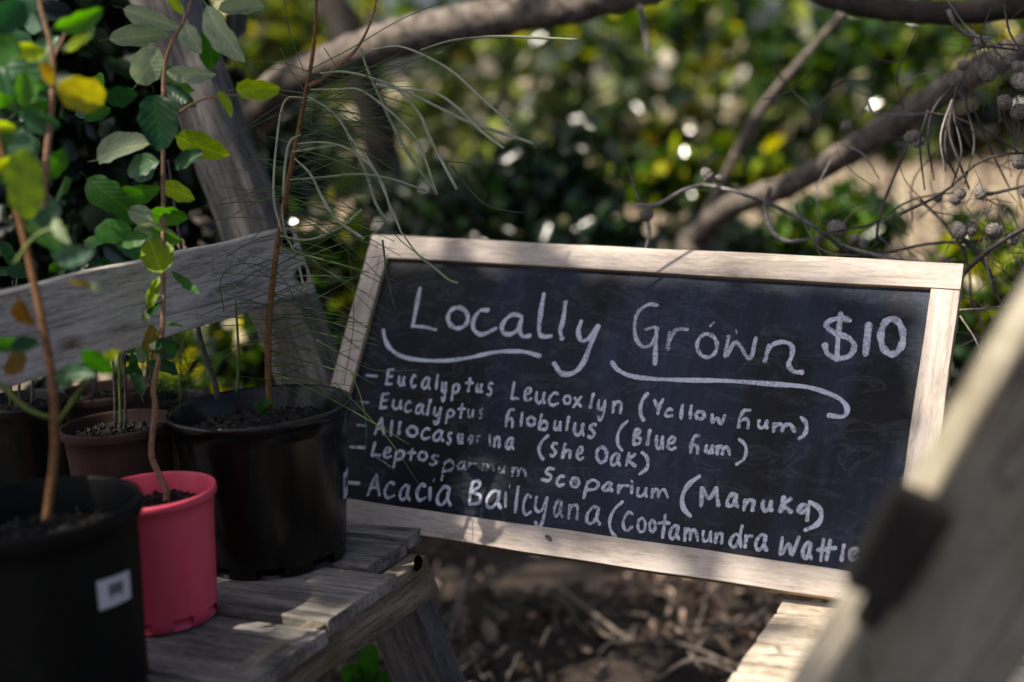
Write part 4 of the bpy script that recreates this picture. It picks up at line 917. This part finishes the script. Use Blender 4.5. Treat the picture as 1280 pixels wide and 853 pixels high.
# leaf shapes
def leaf_shape(kind, mat):
    k_ = rnd.randrange(4); key = kind + mat.name + str(k_)
    if key in LM: return LM[key]
    n_ = 13; vs, fs = [], []
    q = {'round': (.55, .55), 'oval': (.62, .75), 'narrow': (.8, .9)}[kind]
    vs += [(-.18, -.008, 0), (-.18, 0, .006), (-.18, .008, 0)]
    curl = rnd.uniform(-.5, .2); twist = rnd.uniform(-.35, .35); cup = rnd.uniform(-.15, .5); asym = rnd.uniform(-.08, .08); ph = rnd.uniform(0, 6)
    for i in range(n_):
        x = i / (n_ - 1); w_ = max(x, 1e-4) ** q[0] * (1 - x + 1e-4) ** q[1]; w_ /= .5 ** (q[0] + q[1]) * 1.02
        zb = curl * (x - .3) ** 2; hw = max(w_ * .5, .006)
        for u in (-1, -.5, 0, .5, 1):
            hh = hw * (1 + asym * u + (.07 * math.sin(x * 17 + ph * u) if abs(u) == 1 else 0))
            yy_ = u * hh; vs.append((x, yy_ + .06 * math.sin(3 * x + ph), zb + cup * hw * u * u * .5 + twist * yy_ * (x - .3) + (.02 * math.sin(x * 21 + u * 2 + ph) if abs(u) == 1 else 0)))
    for i in range(n_ - 1):
        for u in range(4): a = 3 + i * 5 + u; fs.append((a, a + 1, a + 6, a + 5))
    fs += [(0, 1, 5, 3), (1, 2, 7, 5)]
    me = mesh('leaf', vs, fs, mat, True); LM[key] = me; return me
LM = {}
def leaf(parent, base, tip, width, mat, kind='oval', roll=None, lab=None):
    base, tip = Vector(base), Vector(tip); ax = tip - base; L = ax.length
    view = (CAM - base).normalized()
    nrm = (view - ax.normalized() * view.dot(ax.normalized())).normalized()
    nrm = Matrix.Rotation(rnd.uniform(-.6, .6) if roll is None else roll, 3, ax.normalized()) @ nrm
    M = frameM(base, ax, nrm) @ Matrix.Diagonal((L, width, L, 1))
    o = obj('leaf', leaf_shape(kind, mat), parent, M)
    if lab: o['label'] = lab
    return o
def leafc(parent, cx, cy, ln, wd, ang, mat, d, kind='oval', lab=None, roll=None):
    a = math.radians(ang); dx, dy = math.cos(a) * ln / 2, -math.sin(a) * ln / 2; dz = rnd.uniform(-.02, .02)
    return leaf(parent, at(cx - dx, cy - dy, d - dz), at(cx + dx, cy + dy, d + dz), wd / FPX * d, mat, kind, roll, lab)

# ---- middle black pot with wispy sapling
c = shelf_at(344, 694); dM = (c - CAM).dot(FW)
P1 = empty('potted_sapling', c, 'large glossy black pot in the middle with a wispy needle leaved sapling, beside the blackboard', 'potted plant')
hM = .236
M1 = pot(P1, c, .138, .110, hM, M_black, rimh=.014, soil_dep=.036, lean=(0, 0), phase=1)
# rim position check uses real geometry; stem and leaves from there
dS = dM - .02
sb = at(338, 498, dS)
tube('stem', [at(337, 512, dS)] + [at(x, y, dS) for x, y in ((335, 450), (337, 390), (347, 305), (358, 240), (371, 175), (383, 112), (392, 60), (395, 5), (397, -60))], [.0052, .005, .0045, .0042, .0038, .0032, .0024, .0018], M_stemor, P1, 8, .04)
tube('branch', [at(x, y, dS - .01) for x, y in ((386, 108), (405, 97), (428, 78), (445, 62), (458, 40), (468, 12), (474, -30))], [.0036, .003, .002, .0015], M_stemrd, P1, 6, .05)
tube('stem', [at(x, y, dS + .03) for x, y in ((273, 500), (266, 470), (252, 430), (243, 385), (225, 300), (210, 200))], [.005, .004, .002], M_twigdark, P1, 6, .05)
tube('stem', [at(x, y, dS + .05) for x, y in ((296, 492), (298, 450), (296, 400), (290, 340))], [.003, .002, .0015], M_stemgr, P1, 6, .05)
fr = [[(465, 62), (497, 58), (529, 69), (567, 91), (602, 123), (641, 158)], [(388, 112), (420, 112), (448, 112), (476, 130), (504, 155), (525, 183), (546, 243)], [(400, 92), (430, 90), (465, 98), (497, 112), (525, 144), (539, 176), (571, 237)],
      [(470, 106), (500, 112), (543, 116), (574, 137), (599, 162), (630, 186)], [(470, 104), (500, 112), (539, 130), (581, 151), (616, 163), (668, 180)], [(451, 60), (458, 84), (472, 116), (490, 155), (511, 193), (546, 243)],
      [(385, 121), (416, 141), (441, 176), (465, 207), (486, 253), (502, 292)], [(380, 130), (420, 144), (441, 183), (458, 218), (469, 253), (486, 281)], [(372, 180), (402, 178), (430, 184), (458, 202), (478, 230), (490, 270)],
      [(362, 225), (400, 222), (451, 218), (493, 225), (532, 239)], [(368, 198), (388, 218), (402, 246), (420, 274), (455, 299)], [(380, 122), (356, 126), (346, 176), (342, 246), (352, 290)], [(376, 168), (362, 178), (356, 210), (354, 246)],
      [(525, 63), (564, 51), (616, 46), (660, 47), (722, 50)], [(500, 288), (522, 318), (544, 336), (561, 350), (572, 354)], [(352, 255), (356, 290), (370, 320), (380, 360)], [(365, 190), (400, 185), (420, 182)], [(350, 295), (385, 300), (425, 285), (452, 262)]]
for k, q in enumerate(fr):
    d = dS + rnd.uniform(-.10, .02)
    r = rnd.uniform(1.3, 2.2) / FPX * d
    tube('branchlet', [at(x, y, d + .006 * i) for i, (x, y) in enumerate(q)], [r * .55, r * .8, r, r * 1.05, r], M_frond, P1, 5, .05, 6)
gn = [[(564, 207), (592, 243), (616, 260), (655, 267)], [(557, 202), (580, 204), (609, 209)], [(478, 300), (484, 345), (494, 387)], [(418, 478), (455, 515), (490, 555), (525, 608)], [(438, 462), (452, 500), (458, 535), (456, 566)],
      [(395, 425), (440, 450), (470, 463), (521, 463)], [(350, 470), (400, 492), (460, 525), (512, 556)], [(420, 290), (436, 320), (442, 400), (430, 480)], [(470, 262), (500, 300), (540, 330), (570, 348)], [(405, 60), (430, 95), (470, 120)],
      [(382, 90), (440, 60), (500, 25), (560, 0)], [(445, 100), (520, 75), (590, 45)], [(350, 60), (364, 90), (383, 120), (390, 160)], [(355, 0), (362, 40), (380, 90)], [(300, 205), (330, 225), (358, 240)], [(280, 390), (276, 350), (300, 330), (345, 340), (372, 380)]]
for q in gn:
    d = dS + rnd.uniform(-.10, .0); wq = .0016 if q[0][0] in (478, 564) else .0008; tube('branchlet', [at(x, y, d) for x, y in q], [wq, wq * .9, wq * .6], M_needle, P1, 4, 0, 6)
for k in range(175):
    t_ = rnd.uniform(0, 1) ** .8; y = 490 - 400 * t_; x = np.interp(y, [60, 112, 175, 240, 305, 390, 490], [392, 383, 371, 358, 347, 337, 336])
    sgn = rnd.choice((1, 1, 1, -1)); L = rnd.uniform(45, 150) * (1 if sgn > 0 else .7); up = rnd.uniform(-.45, .6); dr = rnd.uniform(-.05, .45); dz = rnd.uniform(-.14, .12); wd = rnd.choice((.0005, .0006, .0007, .0009))
    tube('branchlet', [at(x + sgn * L * s_, y - L * up * s_ + L * dr * s_ * s_, dS + dz * s_) for s_ in (0, .35, .7, 1)], [wd, wd, wd * .6], M_needle, P1, 4, 0, 4)
# tiny weed in the pot
for k in range(12):
    x, y = 330 + rnd.uniform(-10, 12), 508 + rnd.uniform(-10, 8); leafc(P1, x, y, 8, 5, rnd.uniform(0, 360), M_lgreen, dS - .02)
vv_ = (CAM - c); vv_.z = 0; vv_.normalize()
def on_pot(cc, r, x, y):
    """point where the pixel ray meets the vertical cylinder of radius r at cc"""
    d_ = ray(x, y); o_ = CAM - cc; A = d_.x ** 2 + d_.y ** 2; B = 2 * (o_.x * d_.x + o_.y * d_.y); C_ = o_.x ** 2 + o_.y ** 2 - r * r
    D_ = max(B * B - 4 * A * C_, 0); t_ = (-B - math.sqrt(D_)) / (2 * A); return CAM + d_ * t_
# narrow label on its right side
bars = [(.15 + .09 * k, .15 + .09 * k + rnd.choice((.03, .05)), .2, .62) for k in range(8)]
rf = lambda z: .110 + (.1297 - .110) * (z - .016) / (hM - .03)
sticker(P1, c, rf, math.radians(-13), math.radians(3), .088, .128, .088, .128, bars)

# ---- pink pot
c = shelf_at(206, 769); dP = (c - CAM).dot(FW)
P2 = empty('potted_sapling', c, 'small bright pink pot with a round leaved eucalyptus sapling, between the two black pots', 'potted plant')
pot(P2, c, .089, .073, .180, M_pink, rimh=.013, soil_dep=.030, phase=4, notches=8)
d = dP - .005
tube('stem', [at(x, y, d) for x, y in ((206, 640), (208, 615), (200, 596), (190, 572), (190, 548), (194, 510), (192, 485), (200, 440), (204, 385), (204, 300), (204, 200), (205, 95), (214, 55), (232, 22), (242, -10), (260, -60))], [.0048, .0045, .004, .0038, .0034, .0032, .003, .0024, .0018], M_stemrd, P2, 8, .06)
tube('branch', [at(x, y, d) for x, y in ((206, 165), (222, 143), (245, 128), (268, 121), (300, 119))], [.0024, .0018, .0012], M_stemrd, P2, 6, .05)
L2 = [(174, 46, 76, 27, 6, 'p', 'o'), (187, 22, 72, 26, -18, 'p', 'o'), (185, 84, 50, 40, 55, 'p', 'r'), (238, 92, 62, 22, -2, 'p', 'o'), (197, 150, 66, 52, -80, 'd', 'r'), (148, 187, 62, 38, 22, 'p', 'r'), (250, 184, 70, 37, -24, 'y', 'o'),
      (132, 242, 62, 42, -42, 'g', 'r'), (222, 240, 46, 25, -20, 'y', 'o'), (212, 270, 50, 30, -12, 'g', 'o'), (182, 272, 50, 26, -20, 'p', 'o'), (172, 243, 52, 30, 10, 'g', 'o'), (141, 290, 48, 32, 15, 'g', 'r'), (197, 294, 62, 28, -12, 'p', 'o'),
      (322, 111, 54, 30, 4, 'y', 'r'), (281, 127, 32, 14, -62, 'y', 'o'), (262, 62, 58, 30, -75, 'g', 'o'), (240, 48, 40, 26, -60, 'p', 'o'), (278, 42, 82, 34, -58, 'p', 'o'), (302, 10, 60, 26, 8, 'p', 'o'), (218, 4, 34, 13, 130, 'y', 'o'), (194, 320, 44, 42, -70, 'y', 'r'),
      (232, 354, 48, 12, -38, 'g', 'n'), (190, 368, 42, 15, 75, 'yp', 'o'), (188, 422, 38, 22, 60, 'b', 'o'), (208, 436, 34, 24, -40, 'd', 'r'), (195, 434, 16, 14, -20, 'p', 'r'), (181, 397, 20, 12, -90, 'p', 'o'), (215, 405, 20, 5, -5, 'g', 'n'), (192, 386, 20, 12, 40, 'd', 'o'),
      (152, 118, 45, 30, -10, 'd', 'o'), (165, 300, 40, 22, 200, 'g', 'o'), (160, 266, 44, 30, -30, 'g', 'o'), (236, 200, 40, 22, 30, 'd', 'o'), (176, 208, 46, 32, 200, 'd', 'r'), (225, 120, 45, 20, -40, 'd', 'o'), (208, 296, 40, 22, -15, 'g', 'o')]
mats = {'p': M_lpale, 'g': M_lgreen, 'd': M_ldark, 'y': M_lyel, 'yp': M_lyel, 'b': M_lorange, 'br': M_lbrown}
kinds = {'o': 'oval', 'r': 'round', 'n': 'narrow'}
for cx, cy_, ln, wd, an, mt, kd in L2:
    leafc(P2, cx, cy_, ln, wd, an, mats[mt], d + rnd.uniform(-.04, .04), kinds[kd])
# dried leaf stub
leafc(P2, 194, 515, 20, 9, -80, M_lbrown, d, 'oval')

# ---- near left black pot
c = shelf_at(40, 868); c = Vector(shelf_at(74, 868)); dL = (c - CAM).dot(FW)
P3 = empty('potted_sapling', c, 'large matt black pot with white barcode label at the lower left corner, blurred leafy sapling', 'potted plant')
hL = .238
pot(P3, c, .125, .107, hL, plastic('matt_black_plastic', (.004, .0048, .0045), .4, amt=.15, dust_sheen=(.03, .032, .026), spec=.14), rimh=.022, soil_dep=.045)
rf = lambda z: .107 + (.1175 - .107) * (z - .016) / (hL - .038)
ps = [on_pot(c, .113, x, y) - c for x, y in ((119, 727), (158, 713), (158, 750), (119, 765))]
an = [math.atan2(p.y, p.x) for p in ps]
sticker(P3, c, rf, an[0], an[1], ps[3].z, ps[0].z, ps[2].z, ps[1].z, [(.28 + .05 * k, .28 + .05 * k + (.03 if k % 3 else .04), .22, .62) for k in range(9)] + [(.3, .7, .68, .74)])
d = dL - .05
tube('stem', [at(x, y, d) for x, y in ((58, 650), (62, 620), (68, 560), (66, 480), (56, 420), (44, 360), (28, 290), (14, 240), (2, 190), (-20, 110))], [.0056, .0052, .005, .0046, .0042, .0038], M_stemor, P3, 8, .05)
tube('branch', [at(x, y, d + .02) for x, y in ((-10, 470), (10, 490), (35, 512), (62, 522))], [.0028, .003], M_stemgr, P3, 6)
tube('branch', [at(x, y, d + .02) for x, y in ((64, 540), (85, 510), (105, 480), (120, 462))], [.003, .0025], M_stemgr, P3, 6)
tube('branch', [at(x, y, d - .02) for x, y in ((18, 330), (40, 300), (60, 288), (85, 285))], [.0025, .002], M_stemgr, P3, 6)
tube('branch', [at(x, y, d + .05) for x, y in ((52, 300), (58, 200), (66, 110), (64, 60), (50, 5), (45, -40))], [.0045, .004, .003, .0025], M_stemrd, P3, 6, .06)
tube('branch', [at(x, y, d + .05) for x, y in ((66, 75), (80, 45), (92, 20))], [.002, .0015], M_stemrd, P3, 6)
L3 = [(98, 25, 62, 30, 22, 'g', 'o'), (95, 54, 32, 13, 35, 'y', 'o'), (102, 118, 66, 46, -30, 'bo', 'r'), (60, 92, 36, 18, -60, 'b', 'o'), (38, 62, 46, 28, 5, 'y', 'o'), (18, 92, 95, 62, -30, 'd', 'r'), (36, 120, 60, 40, -60, 'g', 'r'), (-2, 60, 60, 50, -10, 'g', 'r'), (8, 160, 34, 16, 0, 'y', 'o'), (32, 230, 88, 54, 85, 'yg', 'r'),
      (54, 290, 58, 30, -40, 'g', 'o'), (88, 322, 42, 26, 10, 'gp', 'r'), (10, 205, 40, 20, 30, 'y', 'o'), (75, 288, 34, 18, -60, 'p', 'o'), (32, 394, 44, 26, -70, 'br', 'o'), (32, 432, 40, 24, 20, 'd', 'o'), (8, 430, 34, 22, 10, 'g', 'o'), (18, 450, 44, 26, 60, 'br', 'o'), (92, 470, 48, 26, 5, 'd', 'o'), (122, 452, 44, 32, -50, 'g', 'r'), (50, 150, 50, 30, -20, 'd', 'o'), (100, 355, 34, 10, -15, 'b', 'n'), (12, 20, 60, 40, 40, 'd', 'r'), (135, 448, 24, 16, 40, 'y', 'o'), (60, 270, 40, 24, 40, 'gp', 'o')]
mats.update({'bo': M_lorange, 'yg': leafmat('sunlit_green_leaf', (.15, .26, .02), (.19, .32, .03), (.22, .35, .03), .45, veins=True), 'gp': leafmat('blue_green_leaf', (.07, .15, .10), (.10, .19, .14), (.13, .22, .16), .25, veins=True)})  # the yellow green tone has sunlight painted in
mats['bo'] = leafmat('yellow_leaf_with_orange_edge', (.26, .32, .03), (.34, .35, .03), (.38, .33, .04), .45, veins=True)
for cx, cy_, ln, wd, an, mt, kd in L3:
    leafc(P3, cx, cy_, ln, wd, an, mats[mt], d + rnd.uniform(-.05, .06), kinds[kd])
for k in range(16):
    leafc(P3, rnd.uniform(-10, 70), rnd.uniform(-10, 260), rnd.uniform(38, 62), rnd.uniform(24, 40), rnd.uniform(0, 360), rnd.choice((M_ldark, M_lgreen, mats['gp'])), d + rnd.uniform(.02, .2), rnd.choice(('round', 'oval')))
for k in range(5):
    leafc(P2, rnd.uniform(100, 240), rnd.uniform(-10, 300), rnd.uniform(32, 50), rnd.uniform(18, 30), rnd.uniform(0, 360), rnd.choice((M_ldark, M_lgreen, mats['gp'])), dP + rnd.uniform(.02, .1), rnd.choice(('round', 'oval')))
leafc(P3, 120, 358, 16, 14, -20, M_lpale, d, 'round', 'pale bud at the tip of an orange stalk')

# ---- pots standing behind
for (x, y, rp, dep, mat, h_, lab, sd) in [(146, 528, 70, 2.12, M_brown, .15, 'reddish brown plastic pot behind the pink pot', 2), (128, 487, 58, 2.38, M_mauve, .15, 'faded purplish brown pot just under the grey upper rail, behind the reddish one', 3),
                                   (20, 500, 62, 2.25, M_black, .16, 'small black pot in deep shade at the far left behind the near pot', 4), (205, 500, 60, 2.5, M_black, .15, 'black pot in shade behind the middle pot on the shelf', 5)]:
    top = at(x, y, dep); r = rp / FPX * dep
    cc = Vector((top.x, top.y, SZ)); hh = max(top.z - SZ, .08)
    P = empty('potted_seedling', cc, lab, 'potted plant'); pot(P, cc, r, r * .78, hh, mat, rimh=.016, soil_dep=.02)
    for k in range(3):
        bx_, by_ = x + rnd.uniform(-25, 25), y + 8
        L = rnd.uniform(90, 200)
        tube('stem', [at(bx_, by_, dep), at(bx_ + rnd.uniform(-6, 6), by_ - L * .5, dep), at(bx_ + rnd.uniform(-14, 14), by_ - L, dep)], [.003, .0022, .0012], M_twigdark if k else M_stemgr, P, 6, .04)
    for k in range(14 if sd != 5 else 0):
        leafc(P, x + rnd.uniform(-60, 60), y - rnd.uniform(40, 190), rnd.uniform(22, 40), rnd.uniform(12, 24), rnd.uniform(0, 360), rnd.choice((M_ldark, M_ldark, M_lgreen)), dep + rnd.uniform(-.05, .05))
    if sd == 5:
        for k in range(90):
            a = rnd.uniform(-2.9, -.2); L = rnd.uniform(25, 75); x0, y0 = x + rnd.uniform(-35, 35), y - rnd.uniform(0, 60)
            tube('needle', [at(x0, y0, dep), at(x0 + L * .5 * math.cos(a), y0 + L * .5 * math.sin(a), dep), at(x0 + L * math.cos(a), y0 + L * math.sin(a) + 5, dep)], [.001, .0006], M_needle, P, 3, 0, 3)
